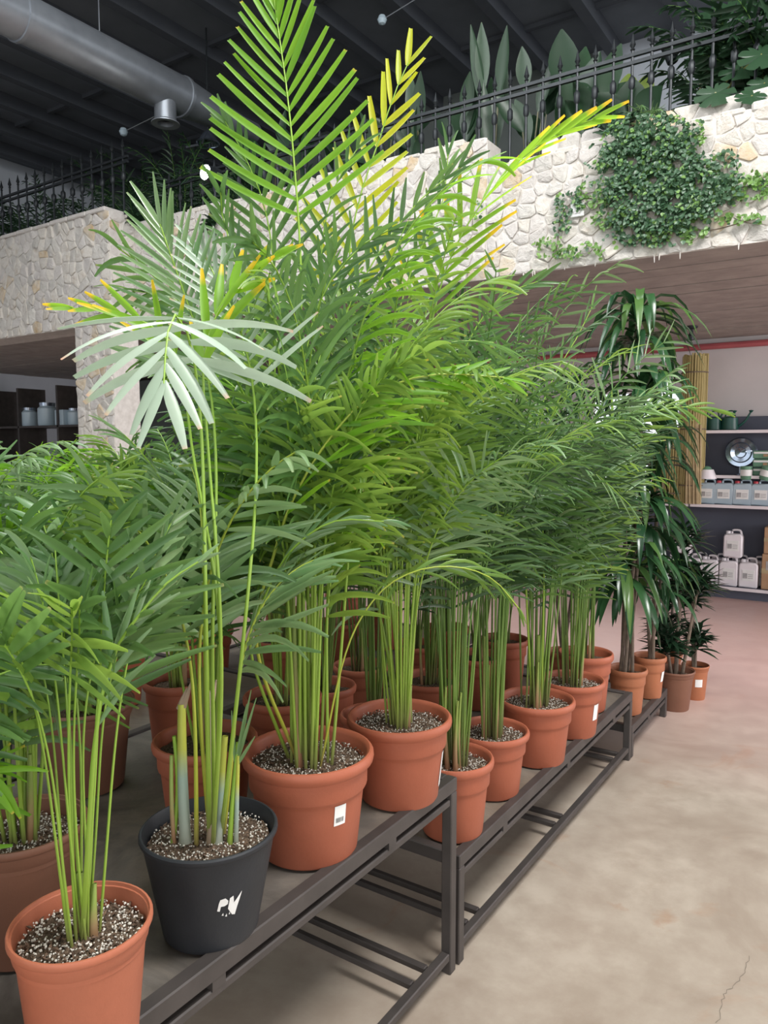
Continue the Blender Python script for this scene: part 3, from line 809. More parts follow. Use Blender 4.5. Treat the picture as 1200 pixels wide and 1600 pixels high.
P4, z4 = palm((-1.125, 1.765), .61, .150, .235, 'areca palm in a terracotta pot at the far end of the tall bench', n=22, H=1.40, mats=MIX,
              L=.25, W=.013, spread=(3, 12), end=(45, 100), rich=True, stems=2, lf=22, rim=.035, stem_h=.12, r0=.0036)
# black pot: thick grey-green canes, sheaths, torn sticker
def pt(cx, cy, w, e): return local(e, [atw(cx, cy, w)])[0]
wB = fwd((-1.13, 1.045, .8))
for (fx, fy, tx, ty, r0_, r1_, mt) in ((290, 1302, 284, 1100, .0125, .0085, 'cane_grey'), (340, 1315, 352, 1150, .009, .006, 'cane_grey'), (330, 1300, 330, 1080, .010, .007, 'sheath'),
                                       (268, 1312, 272, 1150, .005, .004, 'petiole'), (272, 1290, 268, 1180, .005, .004, 'cane_brown'), (358, 1285, 372, 1160, .006, .004, 'petiole'), (368, 1280, 372, 1180, .005, .004, 'cane_grey')):
    b = pt(fx, fy, wB - .02, PB); b[2] = zb - .008
    stem(PB, b, pt(tx, ty, wB - .02, PB), r0_, r1_, mt, .003)
sh = MB()
for (a, b_) in (((286, 1105), (300, 1062)), ((280, 1108), (292, 1075)), ((330, 1100), (338, 1062))):
    sh.tube([pt(a[0], a[1], wB - .02, PB), pt((a[0] + b_[0]) / 2, (a[1] + b_[1]) / 2, wB - .02, PB), pt(b_[0], b_[1], wB - .02, PB)], [.007, .005, .001], 6)
    sh.build('dry_sheath', M['sheath'], PB, smooth=True); sh = MB()
# young spear of narrow leaflets at its right side
for (tx, ty) in ((400, 1090), (392, 1078), (380, 1130), (398, 1150), (362, 1110), (385, 1100)):
    b = pt(368, 1200, wB - .02, PB); t_ = pt(tx, ty, wB - .03, PB); dd = t_ - b
    V, t, q = strips(np.array([b]), norm(dd[None]), np.array([[.55, -.83, .1]]), np.array([np.linalg.norm(dd)]), np.array([.007]), np.array([.05]))
    link('young_leaf', mesh_np('young_leaf', V[0], q, [M['leaf_silver']], t, np.full(len(t), .6)), PB)
def face_az(e, deg): # azimuth pointing from the plant to the camera, turned by deg
    return math.atan2(-e.location[1], -e.location[0]) + math.radians(deg)
sticker(P3, 'thick', .163, .25, face_az(P3, 33), .105, .155, .032)
sticker(P4, 'thick', .150, .235, face_az(P4, 80), .04, .14, .035, bars=False)
sticker(PB, 'black', .140, .215, face_az(PB, 18), .085, .125, .05, bars=False, name='torn_label',
        poly=[[(0, .35), (.05, .75), (.10, .95), (.30, .98), (.42, .80), (.40, .62), (.28, .55), (.14, .56), (.10, .3)],
              [(.42, .35), (.48, .92), (.62, 1.0), (.66, .60), (.78, .78), (.98, 1.1), (.95, .92), (.80, .30), (.72, -.1), (.60, -.05)],
              [(.18, .05), (.24, .18), (.26, .02)], [(.32, -.05), (.38, .1), (.40, -.08)], [(.46, .02), (.50, .16), (.52, .0)]])
# --- second bench
BM = ('leaf_mid', 'leaf_deep', 'leaf_mid', 'leaf_deep', 'leaf_fresh', 'leaf_silver')
B1, zb1 = palm((-1.14, 2.115), .35, .134, .25, 'slender bamboo palm in a smaller terracotta pot just below the tall bench end', n=26, H=1.70, mats=BM, L=.25, W=.0105, spread=(1, 7), end=(40, 95),
               s0=.50, rich=True, stems=3, lf=20, rim=.045, pet='petiole_deep', stem_h=.3)
B2, zb2 = palm((-1.161, 2.45), .35, .137, .23, 'bamboo palm with brown leaf bases, second terracotta pot along the middle bench', n=22, H=1.72, mats=BM, L=.25, W=.0115, spread=(1, 8), end=(40, 100),
               rich=True, stems=6, lf=20, rim=.05, pet='petiole_deep', stem_h=.35)
B3, zb3 = palm((-1.135, 2.81), .35, .153, .25, 'palm with one pale brown cane, third terracotta pot along the middle bench', n=22, H=1.62, mats=BM, L=.25, W=.0115, spread=(2, 8), end=(35, 95),
               rich=True, stems=1, lf=20, rim=.06, pet='petiole_deep')
stem(B3, (.015, -.02, zb3), (.012, -.02, zb3 + .30), .012, .007, 'cane_brown', .002)
B4, zb4 = palm((-1.115, 3.165), .35, .142, .24, 'palm in a white-labelled terracotta pot, fourth along the middle bench', n=20, H=1.50, mats=BM, L=.25, W=.0115, spread=(2, 7), end=(30, 85),
               rich=True, stems=3, lf=20, rim=.06, pet='petiole_deep')
sticker(B4, 'thick', .142, .24, face_az(B4, 60), .08, .15, .035, bars=False)
B5, zb5 = palm((-1.17, 3.50), .35, .132, .275, 'dark-leaved palm in the last, taller terracotta pot of the middle bench', n=16, H=1.38, mats=('leaf_deep',), L=.24, W=.012, spread=(2, 7), end=(30, 85),
               stems=3, lf=20, pet='petiole_deep')

# --- left side of the tall bench and the rows behind
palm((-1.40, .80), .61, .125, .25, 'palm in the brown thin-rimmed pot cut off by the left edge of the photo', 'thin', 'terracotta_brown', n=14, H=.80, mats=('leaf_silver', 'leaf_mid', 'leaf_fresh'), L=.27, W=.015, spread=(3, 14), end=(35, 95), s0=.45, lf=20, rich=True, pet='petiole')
palm((-2.02, 1.02), .61, .12, .27, 'palm in the dark green pot at the left edge behind the brown pot', 'thin', 'green_plastic', n=15, H=.85, mats=('leaf_silver', 'leaf_bright'), L=.26, W=.015, spread=(4, 14), end=(50, 105), lf=20)
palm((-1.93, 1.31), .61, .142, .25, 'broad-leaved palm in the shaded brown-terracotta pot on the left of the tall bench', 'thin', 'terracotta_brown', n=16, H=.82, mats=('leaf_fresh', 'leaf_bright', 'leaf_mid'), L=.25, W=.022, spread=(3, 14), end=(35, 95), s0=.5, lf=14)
palm((-1.93, 1.66), .61, .115, .23, 'palm in the terracotta pot standing at the inner rail, left of the black pot', n=14, H=.95, mats=('leaf_mid', 'leaf_fresh'), L=.26, W=.012, spread=(4, 12), end=(45, 100), stems=2, lf=22)
palm((-1.49, 1.37), .61, .140, .22, 'palm in the terracotta pot directly behind the black pot', n=16, H=1.0, mats=('leaf_mid', 'leaf_silver'), L=.25, W=.014, spread=(3, 12), end=(45, 100), stems=2, lf=22)
palm((-1.55, 1.75), .61, .125, .22, 'palm in the shaded terracotta pot behind the barcode-labelled one', n=16, H=1.30, mats=('leaf_mid', 'leaf_deep'), L=.25, W=.014, end=(45, 105), lf=22)
HID = 'palms in the hidden inner rows of the benches'
lab = {'585': 'palm in a light terracotta pot behind the far end of the tall bench', '500': 'palm in a terracotta pot seen between the two labelled front palms',
       '680': 'palm in the terracotta pot behind the slender bamboo palm'}
palm((-1.66, 2.86), .35, .150, .23, lab['680'], n=16, H=1.75, mats=BM, L=.24, W=.014, lf=20, pet='petiole_deep')
palm((-1.93, 2.45), .35, .130, .26, lab['500'], n=15, H=1.65, mats=BM, L=.25, W=.014, lf=20, pet='petiole_deep')
palm((-1.58, 2.30), .35, .130, .25, 'palm in a deep-shaded pot inside the near corner of the middle bench', n=15, H=1.70, mats=BM, L=.25, W=.014, lf=20, pet='petiole_deep')
palm((-2.0, 2.80), .35, .13, .25, lab['585'], pm='terracotta_light', n=14, H=1.7, mats=BM, L=.24, W=.014, lf=20, pet='petiole_deep')
proto = None
def copy_tree(o, parent=None):
    c = o.copy(); COL.objects.link(c); c.parent = parent
    for ch in list(o.children): copy_tree(ch, c)
    return c
protos = []
for i, (mm, LL) in enumerate(((('leaf_deep', 'leaf_deep', 'leaf_mid'), .25), (('leaf_mid', 'leaf_fresh'), .25), (('leaf_deep',), .22), (('leaf_silver', 'leaf_bright'), .26))):
    e, _z = palm(((-1.62, 3.25), (-2.75, .95), (-1.65, 3.62), (-2.75, 1.42))[i], (.35, .52, .35, .52)[i], .13, .25, 'bushy palm in a terracotta pot, mostly hidden by the rows in front', n=16, H=(1.55, 1.0, 1.45, 1.05)[i], mats=mm, L=LL, W=.016,
                 lf=20, split=False, group=HID, pet='petiole_deep' if i in (0, 2) else 'petiole')
    protos.append(e)
rows = [(-2.02, 3.3, .35, 0), (-2.0, 3.68, .35, 2), (-3.15, 1.15, .52, 1), (-3.15, 1.65, .52, 3), (-2.7, 1.95, .52, 1), (-3.12, 2.2, .52, 1), (-2.62, 2.38, .52, 3),
        (-2.65, 2.95, .35, 0), (-3.1, 2.9, .35, 1), (-2.6, 3.4, .35, 2), (-3.1, 3.5, .35, 0), (-2.6, 3.9, .35, 0), (-3.1, 4.15, .35, 2)]
for x, y, z, k in rows:
    c = copy_tree(protos[k]); c.location = (x + U(-.03, .03), y + U(-.03, .03), z); c.rotation_euler = (0, 0, U(0, 6.28)); s_ = U(.93, 1.06); c.scale = (s_,) * 3

# --- hero fronds
bend_kw = dict(split=True)
# tall bright feather at the top
hero(P3, z3, (.0, .02), [(480, 900, 1.86), (470, 640, 1.90), (470, 420, 1.92), (460, 260, 1.93), (448, 140, 1.94), (436, 55, 1.95), (426, -15, 1.95)], 'leaf_bright', 0,
     s0=.70, n=16, L=.275, W=.020, a0=64, a1=12, droop=-.16, lift=.05, split=True, jitter=.35, tipw=.55, lfun=lambda v: .98 * (1 - .62 * v ** 1.6), r0=.006)
hero(P4, z4, (.0, .0), [(598, 900, 2.08), (572, 600, 2.1), (545, 420, 2.12), (562, 310, 2.12), (592, 220, 2.13), (615, 150, 2.13), (638, 98, 2.14)], 'leaf_yellow', 0,
     s0=.64, n=12, L=.245, W=.0205, a0=48, a1=18, droop=-.10, lift=.05, split=True, jitter=.5, tipw=.55, lfun=lambda v: .95 * (1 - .55 * v))
hero(P4, z4, (.01, .02), [(640, 850, 2.1), (660, 600, 2.15), (690, 440, 2.15), (740, 335, 2.1), (800, 262, 2.1), (860, 215, 2.1), (930, 185, 2.1)], 'leaf_yellow_tip', 0,
     side=_R * .5 + _U * .6 - _F * .3, s0=.62, n=14, L=.25, W=.020, a0=38, a1=8, droop=.10, lift=.15, split=True, jitter=.6, tipw=.5, lfun=lambda v: .95 * (1 - .55 * v))
# pale frond hanging over at the left
pale = dict(split=True, jitter=.35, tipw=.4, W=.021)
hero(PB, zb, (.0, .0), [(322, 1000, 1.34), (318, 760, 1.34), (312, 640, 1.34), (300, 545, 1.30), (278, 492, 1.25), (262, 520, 1.20), (256, 600, 1.16)], 'leaf_pale_sheen', 0,
     s0=.80, n=9, L=.215, a0=98, a1=14, droop=.55, lift=.05, side=_R, lfun=lambda v: 1.0 - .5 * v ** 1.3, r0=.006, **pale)
hero(PB, zb, (.015, .0), [(332, 1000, 1.42), (338, 760, 1.45), (330, 620, 1.46), (308, 520, 1.46), (285, 450, 1.46), (262, 385, 1.47), (250, 350, 1.47)], 'leaf_silver', 0,
     s0=.74, n=17, L=.22, a0=58, a1=12, droop=.15, lift=.1, side=_R, split=True, jitter=.3, tipw=.3, W=.013, lfun=lambda v: .95 * (1 - .5 * v), r0=.005)
hero(PB, zb, (.02, .01), [(380, 1000, 1.40), (400, 760, 1.44), (395, 600, 1.46), (370, 500, 1.46), (340, 440, 1.46), (320, 400, 1.47)], 'leaf_pale_sheen', 0,
     s0=.78, n=12, L=.20, a0=58, a1=12, droop=.15, lift=.1, side=_R, split=True, jitter=.3, tipw=.3, W=.012, lfun=lambda v: .9 * (1 - .5 * v), r0=.005, pet='petiole')
hero(PB, zb, (.02, -.01), [(345, 1000, 1.36), (325, 700, 1.36), (318, 560, 1.36), (350, 470, 1.36), (395, 425, 1.35), (430, 402, 1.35)], 'leaf_yellow_tip', 0,
     s0=.80, n=6, L=.16, W=.018, a0=25, a1=8, droop=.1, lift=.1, split=True)
hero(PB, zb, (.02, -.01), [(345, 1000, 1.36), (300, 700, 1.40), (280, 560, 1.42), (230, 505, 1.42), (165, 485, 1.42), (110, 482, 1.42)], 'leaf_yellow_tip', 0,
     s0=.82, n=6, L=.14, W=.014, a0=25, a1=8, droop=.1, lift=.1, split=True)
# bright arching frond in the middle
hero(P3, z3, (-.02, -.01), [(400, 1010, 1.70), (430, 860, 1.68), (465, 765, 1.66), (525, 672, 1.64), (590, 612, 1.64), (680, 585, 1.66), (790, 590, 1.70)], 'leaf_bright', 0,
     s0=.52, n=12, L=.24, W=.018, a0=38, a1=8, droop=.25, lift=.35, side=_R * .3 + _U * .8 + _F * .5, split=True, jitter=.9, tipw=.3, r0=.005, pet='petiole_olive')
hero(P3, z3, (-.05, -.01), [(392, 1020, 1.70), (415, 930, 1.66), (455, 860, 1.62), (520, 815, 1.60), (600, 815, 1.58)], 'leaf_silver', 0,
     s0=.52, n=10, L=.17, W=.012, a0=22, a1=6, droop=.30, lift=.25, side=_U, split=True, jitter=.8)
hero(P3, z3, (.05, -.02), [(540, 1020, 1.78), (590, 930, 1.78), (650, 892, 1.78), (715, 886, 1.80), (770, 905, 1.82), (810, 950, 1.82)], 'leaf_fresh', 0,
     s0=.66, n=6, L=.15, W=.009, a0=18, a1=5, droop=.7, lift=.1, side=_U, jitter=.8, pet='petiole_olive', r0=.0028)
# broader dark feather, mid height
hero(P3, z3, (-.01, .03), [(450, 900, 1.95), (430, 650, 2.0), (430, 450, 2.0), (415, 330, 2.0), (385, 250, 2.0), (352, 190, 2.0)], 'leaf_mid', 0,
     s0=.66, n=16, L=.24, W=.018, a0=55, a1=12, droop=.1, lift=.1, split=True, jitter=.6)
hero(P4, z4, (.02, .03), [(640, 900, 2.15), (680, 700, 2.2), (720, 560, 2.2), (775, 470, 2.2), (840, 440, 2.2)], 'leaf_mid', 0,
     s0=.50, n=18, L=.25, W=.014, a0=55, a1=12, droop=.15, lift=.1, split=True, jitter=.6)
for (pl, zz, pts) in ((P3, z3, [(470, 800, 1.9), (500, 600, 1.95), (560, 450, 1.95), (640, 330, 1.95), (720, 260, 1.95)]),
                      (P3, z3, [(480, 800, 1.8), (470, 620, 1.8), (500, 470, 1.8), (570, 380, 1.78), (640, 350, 1.76)]),
                      (P4, z4, [(600, 800, 2.1), (600, 600, 2.1), (640, 430, 2.1), (690, 320, 2.1), (700, 240, 2.1)]),
                      (P4, z4, [(560, 800, 2.1), (520, 600, 2.1), (500, 430, 2.1), (520, 300, 2.1), (560, 230, 2.1)]),
                      (P3, z3, [(440, 800, 1.9), (400, 600, 1.9), (385, 460, 1.9), (350, 350, 1.9), (345, 300, 1.85)])):
    hero(pl, zz, (U(-.02, .02), U(-.02, .02)), pts, 'leaf_mid', 0, s0=.5, n=17, L=.25, W=.015, a0=58, a1=14, droop=.35, lift=.15, jitter=.9)
# frond reaching out to the right in front of the shelves
hero(B4, zb4, (.02, 0), [(905, 900, 3.3), (925, 780, 3.3), (960, 700, 3.3), (1010, 650, 3.3), (1060, 636, 3.3), (1115, 640, 3.3)], 'leaf_fresh', 0,
     s0=.50, n=15, L=.30, W=.016, a0=48, a1=8, droop=.55, lift=.1, side=_U, split=True, jitter=.7)
hero(B3, zb3, (.02, 0), [(850, 900, 2.9), (850, 800, 2.9), (880, 720, 2.85), (930, 740, 2.8), (985, 790, 2.8)], 'leaf_silver', 0,
     s0=.45, n=14, L=.26, W=.015, a0=50, a1=10, droop=.6, lift=.1, side=_F, split=True, jitter=.8)
hero(B3, zb3, (-.02, 0), [(820, 850, 2.8), (830, 700, 2.8), (860, 600, 2.8), (900, 530, 2.8), (925, 480, 2.8)], 'leaf_mid', 0,
     s0=.5, n=15, L=.26, W=.013, a0=55, a1=12, droop=.4, lift=.1, jitter=.8)
# left corner fronds
hero(P1, z1, (.0, .0), [(150, 1150, 1.12), (180, 1020, 1.12), (215, 965, 1.12), (262, 910, 1.12), (310, 878, 1.12)], 'leaf_silver', 0,
     s0=.58, n=10, L=.12, W=.010, a0=25, a1=6, droop=.15, lift=.2, side=_U, split=True)
LP_, zl = None, None

# --- left foreground palm leaning in from the left edge
e, zl = palm((-1.19, .43), .61, .11, .22, 'palm leaning in at the bottom left edge, its pot outside the frame', 'thin', 'terracotta_light', n=9, H=.66, mats=('leaf_bright', 'leaf_mid'), L=.20, W=.016, spread=(4, 14), end=(50, 110), lf=16, split=True)

# ---------------------------------------------------------------- dracaenas
def rosette(e, c, n, L, W, mat, droop, el=(10, 80), pw=1.0, name='leaf', stripe=None, singles=True, seg=6):
    az = np.arange(n) * 2.4 + rng.uniform(-.3, .3, n); elv = np.radians(rng.uniform(el[0], el[1], n))
    d0 = np.stack([np.cos(az) * np.cos(elv), np.sin(az) * np.cos(elv), np.sin(elv)], 1)
    up = np.tile([0, 0, 1.0], (n, 1)) - d0 * .3
    base = np.array(c) + d0 * .012 + rng.uniform(-.01, .01, (n, 3)) * [1, 1, 3]
    V, t, q = strips(base, d0, norm(up), L * rng.uniform(.75, 1.1, n), W * rng.uniform(.85, 1.1, n), droop * rng.uniform(.7, 1.4, n), fold=.2, tipw=.04, start=.55, wide_at=.4, seg=seg)
    for i in range(n):
        ms = [M[mat]]
        if stripe and U(0, 1) < .22: ms = [M[stripe]]
        r_ = U(0, 1)
        link(name, mesh_np(name, V[i], q, ms, t, np.full(len(t), r_)), e)
def dracaena(xy, tz, R, h, crowns, label, pm='terracotta_orange', L=.42, W=.045, droop=1.9, canes=3, n=26, H=1.9, group=None):
    e = empty('potted_dracaena', (xy[0], xy[1], tz), label, 'potted plant', group)
    zs = pot(e, 'thick', pm, R, h)
    for (cx, cy, cz) in crowns:
        b = (cx * .3 + U(-.03, .03), cy * .3 + U(-.03, .03), zs - .01)
        MB().tube([b, (cx * .6, cy * .6, (zs + cz) / 2), (cx, cy, cz)], [.010, .010, .009], 8).build('cane', M['drac_cane'], e, smooth=True)
        rosette(e, (cx, cy, cz), n, L, W, 'drac', droop, (5, 75), stripe='drac_stripe')
        rosette(e, (cx, cy, cz - .10), n // 2, L, W, 'drac', droop * 1.3, (0, 40))
    return e
dracaena((-1.13, 4.085), .165, .105, .245, [(.0, 0, 2.10), (.05, -.05, 1.72), (-.06, .05, 1.42), (.04, .03, 1.12), (-.02, -.04, .80)], 'tall corn plant with arching strap leaves in the first orange pot of the lowest bench', n=32, W=.050, L=.42, droop=2.6)
e = dracaena((-1.10, 4.42), .165, .095, .24, [(.02, 0, 1.45), (-.05, .02, 1.05), (.06, -.02, .75)], 'corn plant in the narrow labelled orange pot beside the tall one on the lowest bench', n=22, W=.036, L=.34, droop=2.6)
sticker(e, 'thick', .095, .24, face_az(e, 65), .10, .16, .03, bars=False)
dracaena((-1.55, 4.25), .165, .10, .24, [(0, 0, 1.75), (.1, .0, 1.3), (-.05, -.1, .95)], 'corn plant in the inner row of the lowest bench, behind the tall one', n=22, W=.040, L=.40, droop=2.4)
def compact(xy, tz, R, h, crowns, label, pm='terracotta_brown', k='thin', L=.19, n=70):
    e = empty('compact_dracaena', (xy[0], xy[1], tz), label, 'potted plant')
    zs = pot(e, k, pm, R, h)
    for (cx, cy, cz) in crowns:
        MB().tube([(cx * .35, cy * .35, zs - .01), (cx, cy, cz + .03)], [.011, .008], 7).build('cane', M['drac_cane'], e, smooth=True)
        for dz, m_, l_ in ((0, n // 2, L), (.05, n // 3, L * .9), (.10, n // 4, L * .7)):
            rosette(e, (cx, cy, cz + dz), m_, l_, .034, 'compacta', .5, (-10, 55), seg=4)
    return e
def rel(px, py, w, base): p = atw(px, py, w); return (p[0] - base[0], p[1] - base[1], p[2] - base[2])
cb1 = (-1.035, 4.78, 0.0)
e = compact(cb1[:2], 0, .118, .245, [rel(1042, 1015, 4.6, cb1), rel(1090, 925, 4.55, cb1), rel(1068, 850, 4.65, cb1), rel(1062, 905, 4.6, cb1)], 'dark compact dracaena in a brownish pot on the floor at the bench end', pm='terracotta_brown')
cb2 = (-.97, 5.05, 0.0)
e = compact(cb2[:2], 0, .085, .22, [rel(1087, 1010, 4.85, cb2), rel(1082, 940, 4.85, cb2)], 'dark compact dracaena in the small labelled orange pot furthest along the floor', pm='terracotta_orange', L=.14)
sticker(e, 'thin', .085, .22, face_az(e, 20), .09, .14, .045, bars=False)
cb3 = (-1.17, 5.15, 0)
compact(cb3[:2], 0, .10, .24, [rel(1052, 940, 5.1, cb3), rel(1040, 985, 5.1, cb3)], 'compact dracaena standing behind the pair at the bench end', pm='terracotta_orange')

# ---------------------------------------------------------------- ivy on the stones
ivy = empty('ivy', (-1.3, YF, 3.2), 'dark green ivy climbing over the right-hand stone gallery wall', 'ivy')
blobs = [(1020, 215, 60, 28, 560, 0), (1020, 262, 75, 42, 1000, 0), (1030, 315, 80, 44, 950, 0), (1095, 300, 60, 38, 420, 0), (1030, 360, 50, 26, 180, 0), (985, 355, 32, 26, 110, 0), (1135, 262, 22, 22, 55, 0),
         (1160, 300, 40, 14, 80, 1), (935, 305, 30, 18, 70, 1), (895, 318, 22, 14, 45, 0), (880, 350, 14, 24, 30, 0), (870, 385, 30, 12, 36, 1), (900, 398, 48, 7, 36, 1), (975, 240, 18, 30, 60, 0),
         (1050, 372, 45, 8, 40, 1), (1095, 352, 18, 16, 30, 1), (1165, 345, 40, 8, 28, 1), (1095, 215, 8, 24, 30, 1), (1190, 282, 20, 12, 40, 1), (960, 345, 40, 12, 40, 1), (750, 330, 8, 16, 10, 1), (945, 385, 30, 8, 20, 1)]
for mname, sel in (('ivy', 0), ('ivy_fresh', 1)):
    bs = []; 
    for (cx, cy, rx, ry, n, k) in blobs:
        for _ in range(int(n * 1.75)):
            a = U(0, 6.28); r = math.sqrt(U(0, 1)) * (1 + abs(float(rng.normal(0, .16)))); kk = k if U(0, 1) < .85 else 1 - k
            if kk != sel: continue
            p = aty(cx + rx * r * math.cos(a), cy + ry * r * math.sin(a), YF); dens = 1 if n > 200 else .4
            bs.append((p[0], YF - .03 - U(0, .07) * dens, p[2]))
    bs = np.array(bs) - np.array(ivy.location); bs = bs[(np.sin(bs[:, 0] * 23 + 1.3) * np.sin(bs[:, 2] * 29 + bs[:, 0] * 9) < .62)]; n = len(bs)
    az = rng.uniform(0, 6.28, n)
    d0 = norm(np.stack([np.cos(az), -rng.uniform(.1, .7, n), np.sin(az) - .45], 1))
    V, t, q = strips(bs, d0, norm(np.stack([rng.normal(0, .35, n), -np.ones(n), rng.normal(.3, .35, n)], 1)), rng.uniform(.018, .034, n), rng.uniform(.016, .030, n), np.full(n, .3), seg=3, tipw=.05, start=.5, wide_at=.35, fold=.15)
    nv = V.shape[1]
    link('leaves', mesh_np('leaves', V.reshape(-1, 3), (q[None] + (np.arange(n) * nv)[:, None, None]).reshape(-1, 4), [M[mname]], np.tile(t, n), np.repeat(rng.random(n), nv)), ivy, kind='stuff')
for chain in ([(1010, 200), (1000, 260), (985, 320), (990, 380)], [(1060, 240), (1110, 290), (1200, 290)], [(980, 330), (920, 310), (880, 330), (870, 390)], [(1040, 330), (1100, 360), (1190, 338)]):
    P = catmull([aty(x, y, YF - .03) for x, y in chain], 14) - np.array(ivy.location)
    MB().tube(P, .004, 5).build('vine', M['drac_cane'], ivy, smooth=True)

# ---------------------------------------------------------------- gallery plants
def broad_plant(px, py, ph, Y, label, n=9, L=.55, W=.16, mat='broad_dark', el=(55, 88), droop=.3, name='broad_leaf_plant', cat='plant', group=None, seg=8, fold=.3, tip=None):
    p = aty(px, py, Y); top = aty(px, py - ph, Y)[2]; z0 = 3.5; H = top - z0
    e = empty(name, (p[0], Y, z0), label, cat, group)
    for i in range(n):
        a = U(0, 6.28); elv = math.radians(U(*el)); l = L * U(.75, 1.1)
        hh = max(.03, (H - l * .9) * U(.35, 1.05))
        q0 = np.array([U(-.03, .03), U(-.03, .03), 0]); q1 = q0 + [math.cos(a) * .10 * hh, math.sin(a) * .10 * hh, hh]
        lf_ = MB(); lf_.tube([q0, (q0 + q1) / 2 + [0, 0, .01], q1], [.009, .007, .005], 5)
        lf_.build('leaf_stalk', M['petiole_deep'], e, smooth=True)
        d0 = np.array([[math.cos(a) * math.cos(elv), math.sin(a) * math.cos(elv), math.sin(elv)]])
        face = norm(np.array([[.3 + U(-.4, .4), -1, .35]]))
        V, t, q = strips(np.array([q1]), d0, face, np.array([l]), np.array([W * U(.8, 1.15)]), np.array([droop * U(.3, 1.5)]), fold=fold * .5, seg=seg, tipw=.06, start=.15, wide_at=.45)
        mm = M[mat] if U(0, 1) < .9 or tip is None else M[tip]
        link('leaf', mesh_np('leaf', V[0], q, [mm], t, np.full(len(t), U(0, 1))), e)
    return e
broad_plant(893, 150, 105, 5.62, 'tall bird-of-paradise with upright paddle leaves behind the railing', n=10, L=.52, W=.20, el=(70, 90), droop=.08)
broad_plant(770, 190, 140, 5.75, 'narrow upright banana-like plant left of the bird-of-paradise', n=8, L=.62, W=.11, el=(74, 90), droop=.05)
broad_plant(835, 190, 110, 5.7, 'dark paddle-leaved plant between the two tall gallery plants', n=9, L=.4, W=.13, el=(50, 88))
broad_plant(720, 200, 90, 5.8, 'low dark paddle-leaved plant above the yellow fronds', n=10, L=.4, W=.14, el=(40, 85))
broad_plant(650, 230, 100, 5.9, 'dark leafy plant hidden behind the yellow frond', n=12, L=.42, W=.12, el=(30, 85))
broad_plant(935, 170, 75, 5.55, 'rubber-like plant with wide dark leaves behind the spear railing', n=9, L=.34, W=.17, el=(45, 85), tip='broad_fresh')
e = broad_plant(985, 165, 62, 5.5, 'plant with two yellow-green rounded leaves behind the spear railing', n=7, L=.30, W=.19, el=(30, 80), tip='broad_fresh')
for (px, py) in ((982, 122), (1008, 125)):
    p = aty(px, py, 5.75) - np.array(e.location)
    V, t, q = strips(np.array([p - [0, 0, .14]]), np.array([[0, 0, 1.0]]), np.array([[.2, -1, 0.1]]), np.array([.17]), np.array([.13]), np.array([0.0]), seg=8, tipw=.1, start=.2, wide_at=.55)
    link('leaf', mesh_np('leaf', V[0], q, [M['broad_fresh']], t, np.full(len(t), .8)), e).__setitem__('label', 'yellow-green rounded leaf')
    MB().tube([(0, 0, 0), p - [0, 0, .13]], .005, 5).build('leaf_stalk', M['petiole_deep'], e)
for i, (px, py, ph) in enumerate(((470, 240, 60), (540, 230, 80), (600, 230, 70), (420, 240, 70))):
    broad_plant(px, py, ph, 6.0 + .1 * (i % 2), 'dim leafy plant along the middle of the gallery bed', n=11, L=.38, W=.10, el=(15, 85), group='dim plants in the middle of the gallery bed')
# monstera leaves with deep side cuts
def monstera_leaf(c, n_, upv, size, name='leaf'):
    n_ = norm(np.array(n_, float)); u = norm(np.array(upv, float) - n_ * (np.array(upv) @ n_)); s = np.cross(u, n_)
    out = []
    K = 64
    for k in range(K):
        a = 2 * math.pi * k / K; 
        r = size * (.50 + .06 * math.cos(a) - .10 * math.cos(2 * a))
        heart = 1 - .55 * math.exp(-((a - math.pi) / .22) ** 2)
        side_ = math.sin(a); cut = 1.0
        if abs(side_) > .35: cut = 1 - .45 * max(0, math.cos(k * math.pi / 3.2)) ** 7
        out.append(np.array(c) + (u * math.cos(a) + s * math.sin(a)) * r * heart * cut - n_ * .25 * r * r / size * abs(math.sin(a)))
    m = MB(); m.add([np.array(c)] + out, [(0, 1 + k, 1 + (k + 1) % K) for k in range(K)])
    me = m.mesh(name, M['broad_dark'], smooth=True)
    at = me.attributes.new('r', 'FLOAT', 'POINT'); at.data.foreach_set('value', np.full(len(me.vertices), .7, np.float32))
    return me
p = aty(1080, 180, 5.3); mon = empty('monstera', (p[0], 5.45, 3.5), 'monstera with deeply cut leaves spilling over the wall top at right', 'plant')
for (px, py, Y, sz) in ((1118, 145, 5.1, .22), (1175, 150, 5.05, .17), (1160, 105, 5.3, .24), (1190, 85, 5.2, .26), (1120, 75, 5.5, .24), (1165, 40, 5.5, .26), (1110, 30, 5.6, .24), (1060, 175, 5.25, .12), (1195, 20, 5.4, .26), (1140, 12, 5.6, .25), (1195, 130, 5.2, .2)):
    c = aty(px, py, Y) - np.array(mon.location)
    link('leaf', monstera_leaf(c, (.3 + U(-.3, .3), -1, .5 + U(-.2, .3)), (U(-.6, .6), -.2, -1), sz * .95), mon)
    MB().tube(catmull([(U(-.1, .1), U(-.05, .05), 0), c * [.5, .5, .75] + [0, .05, .05], c], 8), .006, 5).build('leaf_stalk', M['petiole'], mon, smooth=True)
